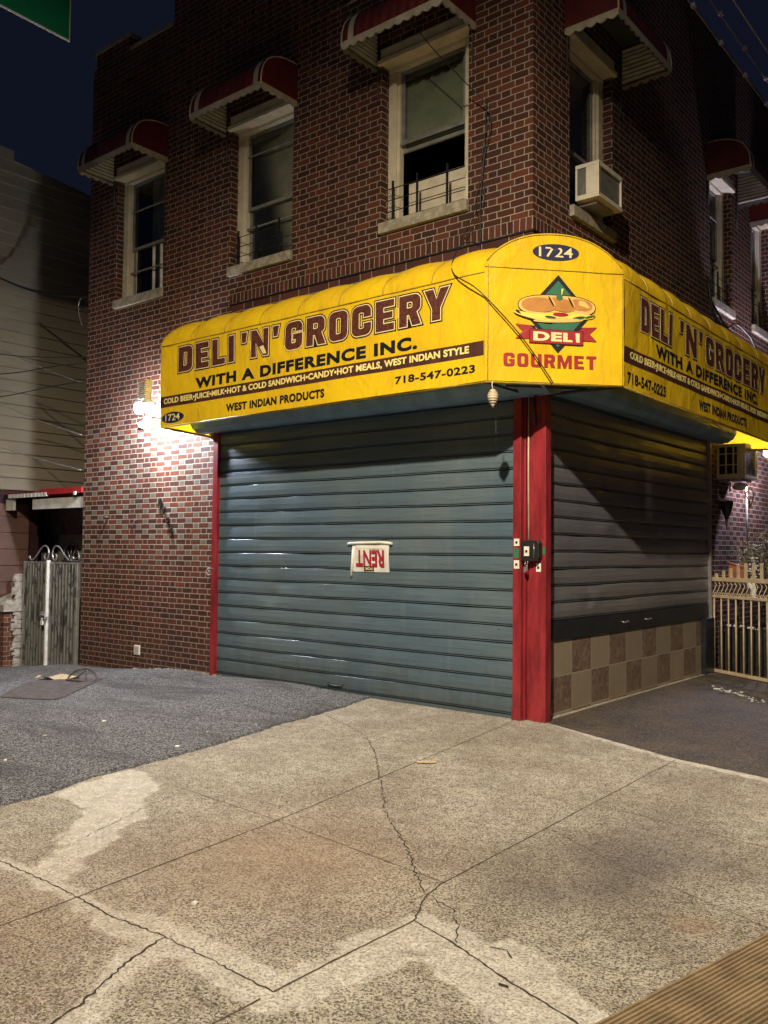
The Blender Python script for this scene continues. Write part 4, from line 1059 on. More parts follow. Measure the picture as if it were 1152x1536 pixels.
b = MB(); b.prism([(.20, .25), (.33, .25), (.33, .30), (.20, .30)], lambda u, v, w_: RN(u, v, w_ + .008), .002); b.build('black_tab', 'pblack', r)
text_mesh('lettering', 'FOR', RN, .215, .315, .262, .290, 'pcream', r, off=.02, lift=.012)
b = MB(); b.prism([(.05, .035), (.44, .035), (.44, .07), (.05, .07)], lambda u, v, w_: RN(u, v, w_ + .006), .0015); b.build('white_strip', 'whiteplastic', r)

# hanging ribbed ornament
r = empty('hanging_ornament', (.10, -.84, 2.90)); tag(r, 'cream ribbed beehive shaped ornament hanging under the awning corner', 'ornament')
b = MB(); b.tube([(.10, -.84, 2.93), (.095, -.84, 2.90), (.105, -.84, 2.86)], .004, 6); b.build('cord', 'white', r)
pr = [(.012, .0)]
for k in range(7):
    R_ = [.030, .042, .048, .047, .042, .032, .018][k]; z_ = -.012 - k * .019; pr += [(R_ - .004, z_ + .004), (R_, z_ - .004), (R_, z_ - .009), (R_ - .005, z_ - .014)]
pr += [(.006, -.155)]
b = MB(); b.lathe((.105, -.84, 2.865), pr, 22); b.build('body', 'creampipe', r)
# hanging black cable
b = MB()
cab = [(-1.352, -.62, 7.10), (-1.014, -.3, 6.49), (-.671, -.2, 6.05), (-.42, -.08, 5.69), (-.50, -.05, 5.3), (-.545, -.05, 4.85), (-.54, -.06, 4.45), (-.53, -.2, 4.42), (-.4, -.6, 4.25), (-.30, -.86, 3.93), (.0, -.90, 3.7), (.25, -.68, 3.35), (.42, -.50, 3.02), (.46, -.46, 2.93)]
def spl(P, n=6):
    P = [Vector(p) for p in P]; out = []
    for k in range(len(P) - 1):
        p0 = P[max(k - 1, 0)]; p1 = P[k]; p2 = P[k + 1]; p3 = P[min(k + 2, len(P) - 1)]
        for j in range(n):
            t = j / n; out.append(.5 * ((2 * p1) + (p2 - p0) * t + (2 * p0 - 5 * p1 + 4 * p2 - p3) * t * t + (3 * p1 - p0 - 3 * p2 + p3) * t ** 3))
    return out + [P[-1]]
b.tube(spl(cab), .0055, 6)
b.tube(spl([(-.48, -.04, 5.85), (-.52, -.05, 5.2), (-.60, -.05, 4.9), (-.56, -.06, 4.75), (-.50, -.05, 4.9), (-.53, -.05, 5.3), (-.45, -.04, 5.7)]), .004, 5)
b.tube(spl([(-.50, -.04, 5.0), (-.62, -.05, 4.78), (-.72, -.05, 4.62), (-.70, -.04, 4.55), (-.56, -.05, 4.72)]), .004, 5)
tag(b.build('hanging_cable', 'black', None), 'thin black cable hanging down the brick and across the yellow awning corner', 'cable')
b = MB(); b.tube(spl([(.06, 4.6, 4.85), (.10, 4.75, 4.70), (.16, 4.9, 4.55), (.22, 5.1, 4.62), (.3, 5.4, 4.5), (.32, 5.6, 4.35)]), .014, 6); b.tube(spl([(.04, 4.55, 5.1), (.06, 4.6, 4.8), (.1, 4.7, 4.6), (.2, 4.8, 4.5)]), .02, 6)
tag(b.build('cable_bundle', 'black', None), 'tangled black cable bundle over the side awning below the side window', 'cable')

# ------------------------------------------------------------------ overhead wires
for (nm, x, z, y0, y1, clips, lab) in (('overhead_wire', 1.2, 6.53, -2.5, 13.8, 1, 'overhead wire with clips, lower of the two running along the roof edge'), ('overhead_wire', 1.2, 6.82, -2.5, 13.8, 1, 'overhead wire with clips, upper of the two at the top right'),
                             ('overhead_wire', 2.0, 5.57, -1., 13.8, 0, 'thin faint plain wire at the top right corner of the sky')):
    r = empty(nm, (x, y0, z)); tag(r, lab, 'wire', 'wires crossing the sky at the top right')
    b = MB(); b.tube([(x, y, z + .0006 * (y - 6) ** 2 - .02) for y in np.linspace(y0, y1, 30)], .007 if clips else .005, 6); b.build('conductor', 'galv', r)
    if clips:
        b = MB()
        for k in range(22): yy = y0 + .3 + k * .75; b.box(x - .02, x + .02, yy, yy + .05, z + .0006 * (yy - 6) ** 2 - .018, z + .0006 * (yy - 6) ** 2 + .012)
        b.build('clip', 'galv', r, split=True)

# ------------------------------------------------------------------ NEIGHBOUR HOUSE
nb = empty('sided_house', (-9.5, 0, -.3)); tag(nb, 'neighbouring house clad in pale horizontal siding left of the brick building', 'house')
b = MB(); ex = .1955; rows = []
ystep = [-.75, -.3, 0, .3, .7, 1.2, 2, 4, 9]
z = 2.42; n = 0
while z < 7.75:
    for (f, o) in ((0, .0), (.02, .034), (.12, .036), (.98, .004)):
        zz = z + f * ex
        rows.append([(-9.5 + o, y, min(zz, 7.72 - .09 * max(0, y))) for y in ystep])
    z += ex
b.sheet(rows, sm=False); b.build('upper_siding', 'siding', nb, fix=False)
b = MB(); b.box(-15, -9.502, -.75, 9, 2.42, 7.3); b.build('upper_storey', 'siding', nb)
b = MB(); b.box(-15, -9.46, -.78, -.02, 7.70, 7.88); b.box(-15, -9.48, -.76, .0, 7.3, 7.70); b.build('chimney', 'siding', nb)
b = MB(); rows = []
z = -.6
while z < 2.2:
    for (f, o) in ((0, .0), (.02, .02), (.98, .0)): rows.append([(-9.52 + o, y, z + f * .26) for y in (-.75, -.2, .2, .42)])
    z += .26
b.sheet(rows, sm=False); b.build('lower_siding', 'siding_low', nb, fix=False)
B('lower_storey', 'siding_low', nb, (-15, -9.54, -.75, .45, -.6, 2.2)); B('porch_beam', 'maroon', nb, (-15, -9.51, -.76, 1.1, 2.2, 2.42))
B('porch_post', 'maroon', nb, (-9.60, -9.50, .451, .60, -.6, 2.2)); B('porch_wall', 'porchwall', nb, (-11, -7.28, .96, 1.1, -.6, 2.42))
dr = MB(); dr.box(-9.44, -8.66, .92, .96, -.35, 1.73); dro = dr.build('door', 'sash', nb, bevel=.006)
b = MB()
cx, cz, R_ = -9.03, 1.30, .24
for k in range(25):
    pass
b.tube([(cx + R_ * math.cos(q), 0.91, cz + R_ * 1.15 * math.sin(q)) for q in np.linspace(0, PI, 20)] , .018, 6)
for q in np.linspace(.25, PI - .25, 5): b.tube([(cx, 0.91, cz), (cx + R_ * math.cos(q), 0.91, cz + R_ * 1.15 * math.sin(q))], .011, 5)
b.tube([(cx - R_, 0.91, cz), (cx + R_, 0.91, cz)], .018, 6); b.build('fan_light_bar', 'galv', dro)
b = MB(); b.prism([(cx + R_ * math.cos(q), cz + R_ * 1.15 * math.sin(q)) for q in np.linspace(0, PI, 20)], lambda u, v, w_: (u, 0.917 - w_, v), .003); b.build('fan_light', 'dark', dro)
# entrance canopy: red and white striped valance with a white board
r = empty('entrance_canopy', (-8.4, .0, 2.2)); tag(r, 'red canopy edge with white scallops above a white board over the passage', 'canopy')
b = MB(); b.box(-9.48, -7.28, .0, 1.3, 2.335, 2.36); b.box(-8.4, -7.28, -.03, -.001, 2.30, 2.385); b.build('roof', paint('canopy_red', (.38, .02, .025), .5), r)
b = MB()
for k in range(11): x = -9.32 + k * .105; b.box(x, x + .068, -.035, -.002, 2.275, 2.335)
b.box(-7.45, -7.40, -.05, -.031, 2.27, 2.32)
b.build('valance', 'white', r)
b = MB(); b.box(-9.34, -8.40, -.028, .0, 2.337, 2.350); b.build('valance_rail', M['awn_red'], r)
b = MB(); b.box(-8.68, -7.28, .02, .06, 2.09, 2.245); b.box(-9.48, -9.25, .02, .06, 2.09, 2.26); b.build('board', 'white', r)
# double gate
r = empty('corrugated_gate', (-8.2, .05, -.3)); tag(r, 'grey weathered double gate of vertical ribbed metal chained shut', 'gate')
def leaf(x0, x1, sgn):
    b = MB(); n = 9; rows = []
    zb, zt = -.30 + .02, 1.27
    cols = []
    for k in range(n):
        w_ = (x1 - x0) / n
        for (f, o) in ((0, 0), (.12, .022), (.38, .022), (.5, 0), (.97, 0)): cols.append((x0 + (k + f) * w_, o))
    for z in (zb, zt): rows.append([(x, .045 - o, z) for x, o in cols])
    b.sheet(rows, sm=False); lf = b.build('gate_leaf', GM, r, fix=False)
    fb = MB(); fb.box(x0, x1, .03, .065, zt, zt + .03); fb.box(x0, x1, .03, .065, zb - .03, zb); fb.box(x0 - .012, x0 + .014, .02, .066, zb - .03, zt + .03); fb.box(x1 - .014, x1 + .012, .02, .066, zb - .03, zt + .03)
    fb.build('leaf_frame', GF, lf)
    s = MB(); xm = x1 if sgn > 0 else x0
    c = [(-.62, .05), (-.60, .10), (-.56, .10), (-.55, .05), (-.58, .04)]
    def sc(u, v): return (xm + sgn * (u + .0), .045, zt + .03 + v)
    s.tube(spl([sc(-.60, .05), sc(-.585, .075), sc(-.56, .065), sc(-.55, .03), sc(-.47, .03), sc(-.36, .10), sc(-.24, .20), sc(-.14, .235), sc(-.06, .20), sc(-.03, .12), sc(-.06, .04), sc(-.12, .03), sc(-.15, .08), sc(-.12, .11)], 5), .014, 7)
    s.build('scroll', 'galv', lf)
def gate_mat():
    m, nt = mat('peeling_gate'); g = N(nt); p = g.pos()
    n = g.noise(g.scale(p, (2.2, 1, .5)), 7, 6, .72, .4)
    c = g.mix(g.step(n, .50, .58), (.15, .15, .135), (.03, .03, .028)); g.out(c, .42, .3, g.bump(n, .4, .004)); return m
GM = gate_mat(); GF = paint('gate_frame', (.3, .3, .28), .4, metal=.3)
leaf(-8.88, -8.19, 1); leaf(-8.15, -7.42, -1)
b = MB(); b.box(-8.188, -8.150, -.02, .04, -.34, 1.32); b.build('meeting_stile', 'white', r, bevel=.004)
b = MB()
for k in range(12):
    q = k / 11; b.tube([(-8.27 + .2 * q + .015 * math.cos(t), -.04 + .015 * math.sin(t) * (k % 2), .50 + .05 * math.sin(q * 6) + .018 * math.sin(t)) for t in np.linspace(0, 2 * PI, 7)], .005, 5)
b.build('chain', 'galv', r)
b = MB(); b.box(-8.21, -8.16, -.075, -.045, .37, .43); b.tube([(-8.2, -.06, .43), (-8.2, -.06, .47), (-8.17, -.06, .47), (-8.17, -.06, .43)], .005, 6); b.build('padlock', 'white', r)
# pier
r = empty('brick_pier', (-9.1, -.1, -.4)); tag(r, 'short brick gate pier with a pointed concrete cap at the left edge', 'pier')
b = MB(); b.box(-9.42, -8.99, -.22, .20, -.5, .53); b.build('shaft', 'pierbrick', r)
b = MB(); z = .53
i = len(b.v); b.box(-9.47, -8.93, -.26, .24, .53, .63)
b.v += [(-9.47, -.26, .631), (-8.93, -.26, .631), (-8.93, .24, .631), (-9.47, .24, .631), (-9.2, 0, .80)]; k = i + 8
for f in ((0, 1, 4), (1, 2, 4), (2, 3, 4), (3, 0, 4)): b.f.append(tuple(k + q for q in f)); b.smooth.append(False)
b.build('cap', 'concrete', r)
b = MB()
rng2 = random.Random(3)
for k in range(46):
    z = -.45 + k * .034; w_ = rng2.uniform(.006, .02); b.obox((-8.955 + rng2.uniform(-.012, .012), -.03 + rng2.uniform(-.02, .05), z), (w_, .01, 0), (-.01, .07, 0), (0, .004, .022))
b.build('rough_mortar_edge', 'concrete', r)
# cables on the neighbour side
def drop(name, pts, rr, m, lab, grp=None):
    b = MB(); b.tube(spl(pts, 5), rr, 6); tag(b.build(name, m, None), lab, 'cable', grp)
GRP = 'service cables strung past the sided house'
drop('service_cable', [(-9.0, -.45, 5.62), (-8.6, -.2, 5.43), (-8.0, -.05, 5.27), (-7.33, .0, 5.15)], .016, 'black', 'thick black service cable running to the brick corner', GRP)
drop('service_cable', [(-8.9, -1.0, 4.63), (-8.5, -.5, 4.38), (-8.0, -.2, 4.12), (-7.4, -.02, 3.9)], .008, 'galv', 'pale shiny cable, topmost silvery line before the siding', GRP)
drop('service_cable', [(-8.9, -1.0, 3.80), (-8.5, -.6, 3.60), (-8.0, -.3, 3.36), (-7.3, -.02, 3.12)], .006, 'galv', 'thin silvery cable, second pale line down before the siding', GRP)
drop('service_cable', [(-8.9, -1.0, 3.14), (-8.5, -.6, 2.97), (-8.0, -.3, 2.8), (-7.3, -.02, 2.62)], .007, 'galv', 'thin silvery cable, lowest pale line before the siding', GRP)
drop('service_cable', [(-8.9, -1.1, 4.34), (-8.6, -.8, 4.34), (-8.2, -.45, 4.3), (-7.8, -.2, 4.28), (-7.3, -.02, 4.25)], .006, 'black', 'thin black nearly level cable, uppermost dark one low on the siding', GRP)
drop('service_cable', [(-8.9, -1.1, 4.00), (-8.6, -.8, 4.02), (-8.2, -.5, 4.06), (-7.8, -.25, 4.13), (-7.3, -.02, 4.16)], .007, 'black', 'thin black cable rising to the brick corner, middle dark one', GRP)
drop('service_cable', [(-8.9, -1.1, 3.60), (-8.6, -.8, 3.66), (-8.2, -.5, 3.75), (-7.8, -.25, 3.84), (-7.3, -.02, 3.9)], .007, 'black', 'thin black cable rising to the brick corner, lowest dark one', GRP)
r = empty('cable_hook', (-7.3, -.03, 5.0)); tag(r, 'white insulators and curled wire where the cable meets the brick corner', 'hook')
b = MB(); b.tube([(-7.27, -.02, 5.12), (-7.42, -.03, 5.14), (-7.44, -.03, 5.06)], .012, 6); b.tube([(-7.27, -.02, 4.96), (-7.44, -.03, 4.98)], .012, 6); b.build('bracket', 'black', r, split=True)
b = MB(); b.lathe((-7.43, -.03, 5.12), [(.02, -.03), (.03, -.01), (.03, .01), (.015, .03)], 10); b.lathe((-7.44, -.03, 4.97), [(.02, -.02), (.028, 0), (.02, .02)], 10); b.build('insulator', 'black', r, split=True)
b = MB(); b.tube(spl([(-7.42, -.04, 5.14), (-7.46, -.04, 5.0), (-7.44, -.04, 4.9), (-7.40, -.04, 4.8), (-7.36, -.03, 4.72)]), .008, 6); b.build('pigtail', 'galv', r)

# ------------------------------------------------------------------ street name sign, top left
r = empty('street_sign', (-4, -2.1, 6.6)); tag(r, 'green street name sign with white edge cut by the top left corner', 'sign')
A_ = Vector((-3.99, -2.341, 6.62))                # lower far corner
SD = Vector((.03, -1, 0)).normalized(); SN = Vector((-SD.y, SD.x, 0))
SD2 = SD
def SS(u, v, w_): q = A_ + SD2 * u - SN * w_; return (q.x, q.y, q.z + v)
b = MB(); b.prism([(0, 0), (2.2, 0), (2.2, .6), (0, .6)], SS, .012); b.build('border', 'signwhite', r, bevel=.002)
for s_ in (-.0015, .0122):
    b = MB(); b.prism([(.012, .018), (2.188, .018), (2.188, .582), (.012, .582)], lambda u, v, w_: SS(u, v, w_ + s_), .0012); b.build('panel', 'green', r)
b = MB(); b.tube([SS(7.5, -A_.z, .006), SS(7.5, 1.1, .006)], .09, 12); b.build('pole', 'galv', r)
b = MB(); b.tube([SS(7.5, 1.0, .006), SS(-.1, .85, .006)], .05, 12); b.build('mast_arm', 'galv', r)
b = MB()
for u in (.3, 1.9): b.tube([SS(u, .58, .006), SS(u, .86, .006)], .02, 8)
b.build('hanger', 'galv', r, split=True)

# ------------------------------------------------------------------ right-hand yard
fo_ = Vector((.03, 4.52, 0)); fd = Vector((.84, -.54, 0)).normalized()
r = empty('iron_fence', tuple(fo_)); tag(r, 'cream painted iron fence with spear tops beside the side shutter', 'fence')
def FN(u, z, w_=0): q = fo_ + fd * u; n_ = Vector((fd.y, -fd.x, 0)); q = q + n_ * w_; return (q.x, q.y, z)
def rail(z0, z1):
    b = MB(); b.obox(FN(1.0, (z0 + z1) / 2), tuple(fd * 1.0), (-fd.y * -.018, -fd.x * .018 * -1 * -1, 0) if False else (fd.y * .018, -fd.x * .018, 0), (0, 0, (z1 - z0) / 2)); b.build('rail', 'creamiron', r, bevel=.003)
rail(1.165, 1.215); rail(.955, .99); rail(.0, .045)
for k in range(15):
    u = .10 + k * .135
    b = MB(); b.tube([FN(u, .04), FN(u, .96)], .010, 6)
    hh = 1.24 + .035 * min(k, 4) if k % 1 == 0 else 1.3
    b.obox(FN(u + .05, 1.215 + (hh - 1.19) / 2), tuple(fd * .016), (fd.y * .012, -fd.x * .012, 0), (0, 0, (hh - 1.19) / 2)); b.build('baluster', 'creamiron', r)
for k in range(26):
    u = .05 + k * .075
    b = MB(); b.tube([FN(u - .02, 1.165), FN(u + .02, 1.12), FN(u - .045, 1.02), FN(u + .0, .985)], .0055, 5)
    b.tube([FN(u + .018 * math.cos(q), 1.005 + .018 * math.sin(q)) for q in np.linspace(0, 2 * PI, 8)], .005, 5); b.build('scroll', 'creamiron', r)
b = MB(); b.obox(FN(1.0, -.05, -.12), tuple(fd * 1.05), (fd.y * .16, -fd.x * .16, 0), (0, 0, .06)); tag(b.build('brown_step', paint('brown_step', (.06, .03, .015), .8, var=.3), None), 'low brown step under the cream iron fence', 'step')
# planter of dark slats behind the fence with white blossoms on top
r = empty('slatted_planter', (.5, 4.85, 0)); tag(r, 'dark slatted planter with white blossoms on top behind the fence', 'planter')
b = MB()
for k in range(16):
    x = .05 + k * .085; y = 4.93 - .36 * (x - .05); b.obox((x, y, .27), (.03, -.01, .0), (.004, .01, 0), (.012 * math.sin(k * 1.7), 0, .29))
b.build('slats', paint('planter_dark', (.03, .028, .024), .6, var=.4), r)
b = MB(); b.obox((.7, 4.80, .25), (.66, -.23, 0), (.03, .08, 0), (0, 0, .24)); b.build('trough', 'dark', r)
b = MB()
for k in range(70):
    x = random.uniform(.1, 1.35); y = 4.92 - .36 * (x - .05) + random.uniform(-.03, .03); z = .57 + random.uniform(-.015, .02); b.lathe((x, y, z), [(.004, -.012), (random.uniform(.014, .03), 0), (.005, .014)], 6)
b.build('blossom', 'white', r)
# iron scroll panel behind
b = MB()
for (x, z) in ((.62, .75), (.70, .45), (.60, .25), (.95, .8)):
    b.tube([(x + .02 * t * math.cos(t * 1.1), 4.72, z + .02 * t * math.sin(t * 1.1)) for t in np.linspace(.5, 5, 20)], .008, 5); b.tube([(x - .03, 4.72, z - .2), (x + .02, 4.72, z + .25)], .008, 5)
tag(b.build('scroll_panel', 'stem', None), 'dark rusty iron scrollwork leaning behind the cream fence', 'ironwork')
# shrub with curled leaves
r = empty('potted_shrub', (.68, 4.95, 0)); tag(r, 'shrub with many small curled leaves behind the cream fence', 'shrub')
b = MB(); sr = random.Random(11)
stems = []
for k in range(26):
    q = sr.uniform(-1, 1); e = Vector((.72 + q * .36 + sr.uniform(-.06, .06), 4.95 + sr.uniform(-.2, .2), 1.34 + .38 * sr.random() * (1.2 - abs(q)) + .05)); stems.append(e)
    b.tube(spl([(.68, 4.95, .05), (.68 + sr.uniform(-.03, .03), 4.95, .8), tuple(Vector((.68, 4.95, 1.1)).lerp(e, .5)), tuple(e)], 4), .008, 5)
b.build('stems', 'stem', r)
b = MB()
for k in range(680):
    e = sr.choice(stems); c = e + Vector((sr.gauss(0, .085), sr.gauss(0, .07), sr.gauss(0, .075) - .02))
    a = Vector((sr.gauss(0, 1), sr.gauss(0, 1), sr.gauss(0, 1))).normalized(); t = a.orthogonal().normalized(); u = a.cross(t); R_ = sr.uniform(.018, .040); w_ = a * sr.uniform(.006, .014)
    arc = sr.uniform(2.5, 5.5); o_ = sr.uniform(0, 6)
    b.sheet([[c + (t * math.cos(o_ + arc * j / 7) + u * math.sin(o_ + arc * j / 7)) * R_ * (1 - .05 * j) for j in range(8)], [c + w_ + (t * math.cos(o_ + arc * j / 7) + u * math.sin(o_ + arc * j / 7)) * R_ * (1 - .05 * j) for j in range(8)]])
b.build('foliage', 'leaf', r, fix=False)
b = MB(); b.lathe((.68, 4.95, .0), [(.10, 0), (.14, .28), (.155, .28), (.155, .32), (.12, .32)], 18); b.build('pot', 'terracotta', r)
# white cascading flowers and a pale blue-white cloth
b = MB()
for k in range(60): b.lathe((.50 + sr.gauss(0, .025), 4.83 + sr.gauss(0, .02), 1.12 + sr.random() * .36), [(.003, -.012), (sr.uniform(.01, .024), 0), (.004, .012)], 6)
tag(b.build('white_flowers', 'white', None), 'column of white artificial flowers standing behind the fence', 'flowers')
b = MB(); b.sheet([[(.42 + .10 * i / 6 + .03 * j / 5, 4.78 + .02 * math.sin(i * 2 + j), 1.16 - .22 * j / 5 + .02 * i / 6) for i in range(7)] for j in range(6)]); tag(b.build('white_cloth', 'white', None, fix=False), 'pale cloth hanging just behind the fence below the flowers', 'cloth')
r = empty('orange_pot', (.30, 4.75, 1.15)); tag(r, 'orange brown wedge shaped pot behind the fence top', 'pot')
b = MB(); b.prism([(.20, 1.2), (.42, 1.2), (.42, 1.36), (.22, 1.40)], lambda u, v, w_: (u, 4.85 - w_, v), .12); b.build('body', 'terracotta', r)
b = MB(); b.tube([(.2, 4.72, 1.41), (.40, 4.72, 1.34)], .012, 6); b.build('rim', 'terracotta', r)
b = MB(); b.tube([(.3, 4.8, 0), (.3, 4.8, 1.2)], .02, 8); b.build('stand', 'stem', r)
r = empty('wall_sconce', (.10, 5.02, 1.9)); tag(r, 'dark cone shaped wall sconce with a pale crescent cup on side brick', 'sconce')
b = MB(); b.lathe((.09, 5.05, 1.98), [(.02, 0), (.06, .10), (.085, .22), (.075, .25)], 16); b.build('cone', 'blackbar', r)
b = MB(); b.lathe((.09, 5.05, 1.83), [(.006, 0), (.014, .06), (.02, .13), (.035, .15)], 10); b.build('finial', 'creampipe', r)
b = MB(); b.tube([(.09 + .10 * math.cos(q), 4.98, 2.33 + .10 * math.sin(q)) for q in np.linspace(2.4, 5.2, 12)], [.004 + .016 * math.sin(PI * k / 11) for k in range(12)], 8); b.build('crescent', 'white', r)
r = empty('tied_bag', (.22, 5.1, 2.40)); tag(r, 'crumpled white plastic bag tied under the lower air conditioner', 'bag')
b = MB(); rows = []
for i in range(9):
    ph = PI * i / 8; rows.append([(.24 + .085 * math.sin(ph) * math.cos(t) * (1 + .18 * math.sin(5 * t + i * 2)), 5.1 + .07 * math.sin(ph) * math.sin(t) * (1 + .18 * math.cos(4 * t + i)), 2.42 + .055 * math.cos(ph)) for t in np.linspace(0, 2 * PI, 15)])
b.sheet(rows); b.build('bag', 'white', r, fix=False)
b = MB(); b.tube([(.12, 5.1, 2.48), (.12, 5.1, 2.35)], .012, 6); b.build('tie', 'white', r)
b = MB(); b.tube(spl([(.33, 5.1, 2.46), (.36, 5.1, 2.38), (.33, 5.08, 2.30), (.38, 5.08, 2.22), (.37, 5.08, 2.12), (.40, 5.1, 2.2), (.43, 5.1, 2.3), (.41, 5.1, 2.36)]), .009, 6)
tag(b.build('yellow_cord', 'yellowcord', None), 'looped yellow cord hanging beside the white bag on side wall', 'cord')
b = MB(); b.tube([(.06, 6.0, 2.5), (.06, 6.0, 1.62)], .014, 8); tag(b.build('drain_pipe', 'white', None), 'thin vertical white pipe on the side brick below the light', 'pipe')

# ------------------------------------------------------------------ litter and fittings on the ground
def gz(x, y): return float(ground_z(x, y))
b = MB()
for (dx, dy) in ((0, 0), (.012, .03)): b.obox((.262 + dx, -1.97 + dy, .012), (.048, .030, 0), (-.005, .008, 0), (0, 0, .005))
tag(b.build('wooden_stick', 'wood', None, bevel=.002), 'pair of pale wooden sticks lying on the concrete pavement', 'stick')
b = MB(); b.obox((1.02, -4.63, .006), (.012, .004, 0), (-.004, .010, 0), (0, .002, .004)); b.obox((1.01, -4.61, .012), (.006, .001, .004), (-.001, .006, 0), (0, 0, .002)); tag(b.build('paper_scrap', 'white', None), 'tiny white scrap lying in the middle of the pavement', 'litter')
b = MB(); b.obox((2.40, -4.40, .006), (.018, .0015, 0), (-.001, .003, 0), (0, 0, .003)); tag(b.build('twig', 'stem', None), 'short dark twig on the pale cement at the bottom', 'twig')
g0 = -.21
b = MB(); b.sheet([[(-5.9 + .42 * i / 6 - .1 * j / 5, -1.45 + .22 * j / 5 + .05 * i, gz(-5.8, -1.4) + .02 + .03 * math.sin(i * 1.3 + j)) for i in range(7)] for j in range(6)]); tag(b.build('cardboard_scrap', 'wood', None, fix=False), 'flattened tan cardboard scrap lying below the metal gate', 'litter')
b = MB(); zz = gz(-5.2, -1.4) + .02
b.tube(spl([(-5.35, -1.35, zz), (-5.30, -1.30, zz + .08), (-5.15, -1.22, zz + .12), (-5.0, -1.2, zz + .05), (-4.95, -1.3, zz), (-5.1, -1.4, zz + .01), (-5.3, -1.4, zz)]), .012, 6); b.tube([(-5.25, -1.33, zz), (-5.14, -1.24, zz + .11)], .01, 6); b.tube([(-5.14, -1.24, zz + .11), (-5.02, -1.32, zz)], .01, 6)
tag(b.build('bent_wire', 'rust', None), 'bent wire loop lying on the asphalt near the brick wall', 'litter')
b = MB(); rows = []
for t in np.linspace(0, 1, 10):
    A0 = Vector((-4.70, -2.52)).lerp(Vector((-5.75, -1.60)), t); B0 = Vector((-4.06, -2.26)).lerp(Vector((-5.10, -1.02)), t); rows.append([(A0.lerp(B0, s_).x, A0.lerp(B0, s_).y, gz(*A0.lerp(B0, s_)) + .008) for s_ in np.linspace(0, 1, 6)])
b.sheet(rows, sm=False); tag(b.build('cellar_plate', 'rust', None, fix=False), 'rusty red flat metal plate let into the asphalt near the gate', 'plate')
def litter(n, fn_, name, m, lab, cat):
    b = MB(); q = random.Random(n)
    for k in range(n):
        x, y = fn_(q); s_ = q.uniform(.006, .018); a = q.uniform(0, 6)
        b.obox((x, y, gz(x, y) + .008), (s_ * math.cos(a), s_ * math.sin(a), 0), (-s_ * .6 * math.sin(a), s_ * .6 * math.cos(a), .002), (0, 0, .004))
    o = b.build(name, m, None); tag(o, lab, cat, kind='stuff')
litter(38, lambda q: ((lambda t: (.55 + .75 * t + q.gauss(0, .03), 3.15 - .75 * t + q.gauss(0, .05)))(q.random())), 'white_petals', 'white', 'fallen white petals on the dark pavement by the fence', 'petals')
litter(45, lambda q: (-5.9 + q.random() * 1.8, -.06 - abs(q.gauss(0, .04))), 'gravel_bits', 'concrete', 'loose stones and crumbs along the foot of the brick wall', 'debris')
litter(9, lambda q: (q.uniform(-2.6, -.9), q.uniform(-4.2, -1.2)), 'asphalt_crumbs', 'white', 'pale crumbs scattered over the asphalt', 'debris')

# ------------------------------------------------------------------ light
w = bpy.data.worlds.new('World'); S.world = w; w.use_nodes = True
nt = w.node_tree; nt.nodes.clear(); g = N(nt)
sky = g.add('ShaderNodeTexSky'); sky.sky_type = 'NISHITA'; sky.sun_disc = False; sky.sun_elevation = math.radians(-4.5); sky.sun_rotation = math.radians(200)
bg = g.add('ShaderNodeBackground'); bg.inputs[1].default_value = .15
ad = g.add('ShaderNodeMix', data_type='RGBA', blend_type='ADD'); ad.inputs[0].default_value = 1.
g.link(sky.outputs[0], ad.inputs[6]); ad.inputs[7].default_value = (.020, .027, .066, 1)
g.link(ad.outputs[2], bg.inputs[0]); o_ = g.add('ShaderNodeOutputWorld'); g.link(bg.outputs[0], o_.inputs[0])

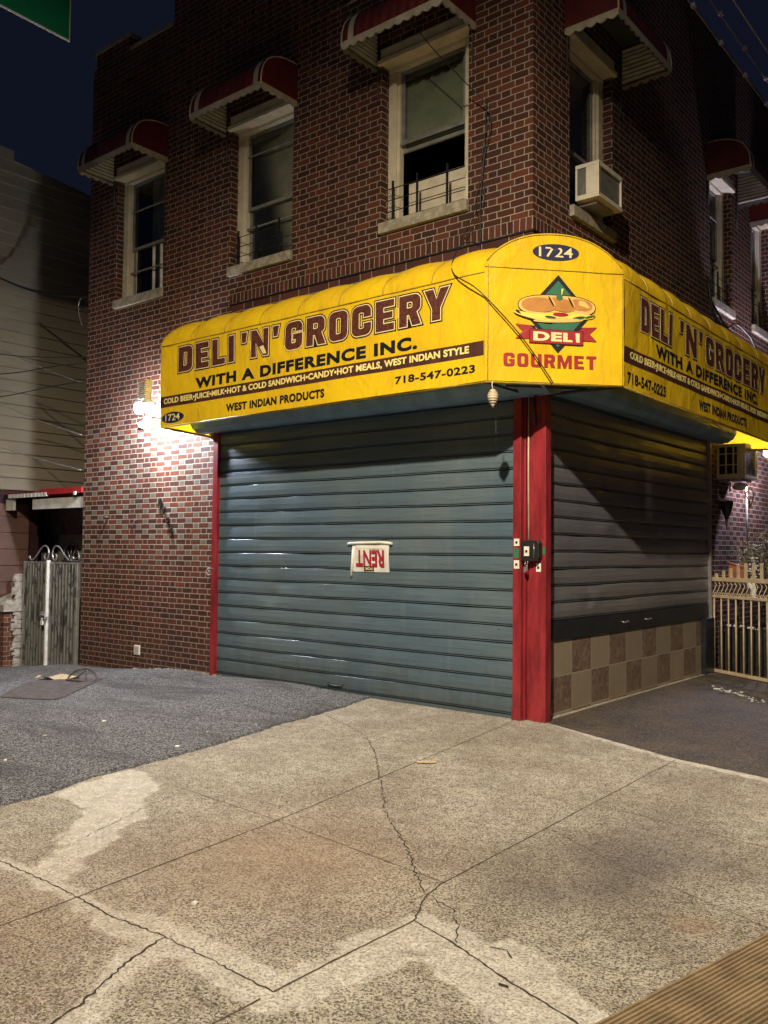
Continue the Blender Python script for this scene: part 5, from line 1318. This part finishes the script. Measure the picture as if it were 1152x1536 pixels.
def lamp(name, typ, loc, energy, col, size, target=None):
    l = bpy.data.lights.new(name, typ); l.energy = energy; l.color = col
    if typ == 'AREA': l.shape = 'DISK'; l.size = size
    else: l.shadow_soft_size = size
    o = bpy.data.objects.new(name, l); COL.objects.link(o); o.location = loc
    if target is not None: o.rotation_euler = (Vector(target) - Vector(loc)).to_track_quat('-Z', 'Y').to_euler()
    return o
def cutoff(l, e0, e1, tail=0.):
    """photometric web of a street luminaire: full output below the cut-off, little above it"""
    l.use_nodes = True; nt = l.node_tree; nt.nodes.clear(); g = N(nt)
    tc = g.add('ShaderNodeNewGeometry'); z = g.sep(tc.outputs['Incoming'])[2]
    z = g.math('ABSOLUTE', z)
    e = g.add('ShaderNodeEmission'); g.put(e.inputs[1], g.math('MULTIPLY', g.step(z, e0, e1, tail, 1.), g.step(z, .97, .66, .42, 1.))); o = g.add('ShaderNodeOutputLight'); g.link(e.outputs[0], o.inputs[0])
st = lamp('street_lamp_light', 'POINT', (3.6, -8.3, 8.0), 7900, (1., .84, .63), .11)
cutoff(st.data, .05, .62)

# ------------------------------------------------------------------ camera
cam = bpy.data.cameras.new('camera'); co = bpy.data.objects.new('camera', cam); COL.objects.link(co); S.camera = co
cam.sensor_fit = 'VERTICAL'; cam.sensor_height = 24; cam.lens = 24 * 1334.139 / 1536; cam.clip_end = 2000; cam.clip_start = .05
yaw, pt_, rl = 0.683273544, 0.0441711611, 0.0100028892
Fw = Vector((-math.sin(yaw) * math.cos(pt_), math.cos(yaw) * math.cos(pt_), math.sin(pt_))); Rt = Vector((math.cos(yaw), math.sin(yaw), 0)); Up = Rt.cross(Fw)
R2 = Rt * math.cos(rl) + Up * math.sin(rl); U2 = -Rt * math.sin(rl) + Up * math.cos(rl)
mt = Matrix((R2, U2, -Fw)).transposed().to_4x4(); mt.translation = Vector((4.056, -7.116, 1.504)); co.matrix_world = mt

S.view_settings.view_transform = 'Standard'; S.view_settings.look = 'None'; S.view_settings.exposure = .22; S.view_settings.gamma = 1
S.render.engine = 'CYCLES'
S.render.resolution_x = 768; S.render.resolution_y = 1024
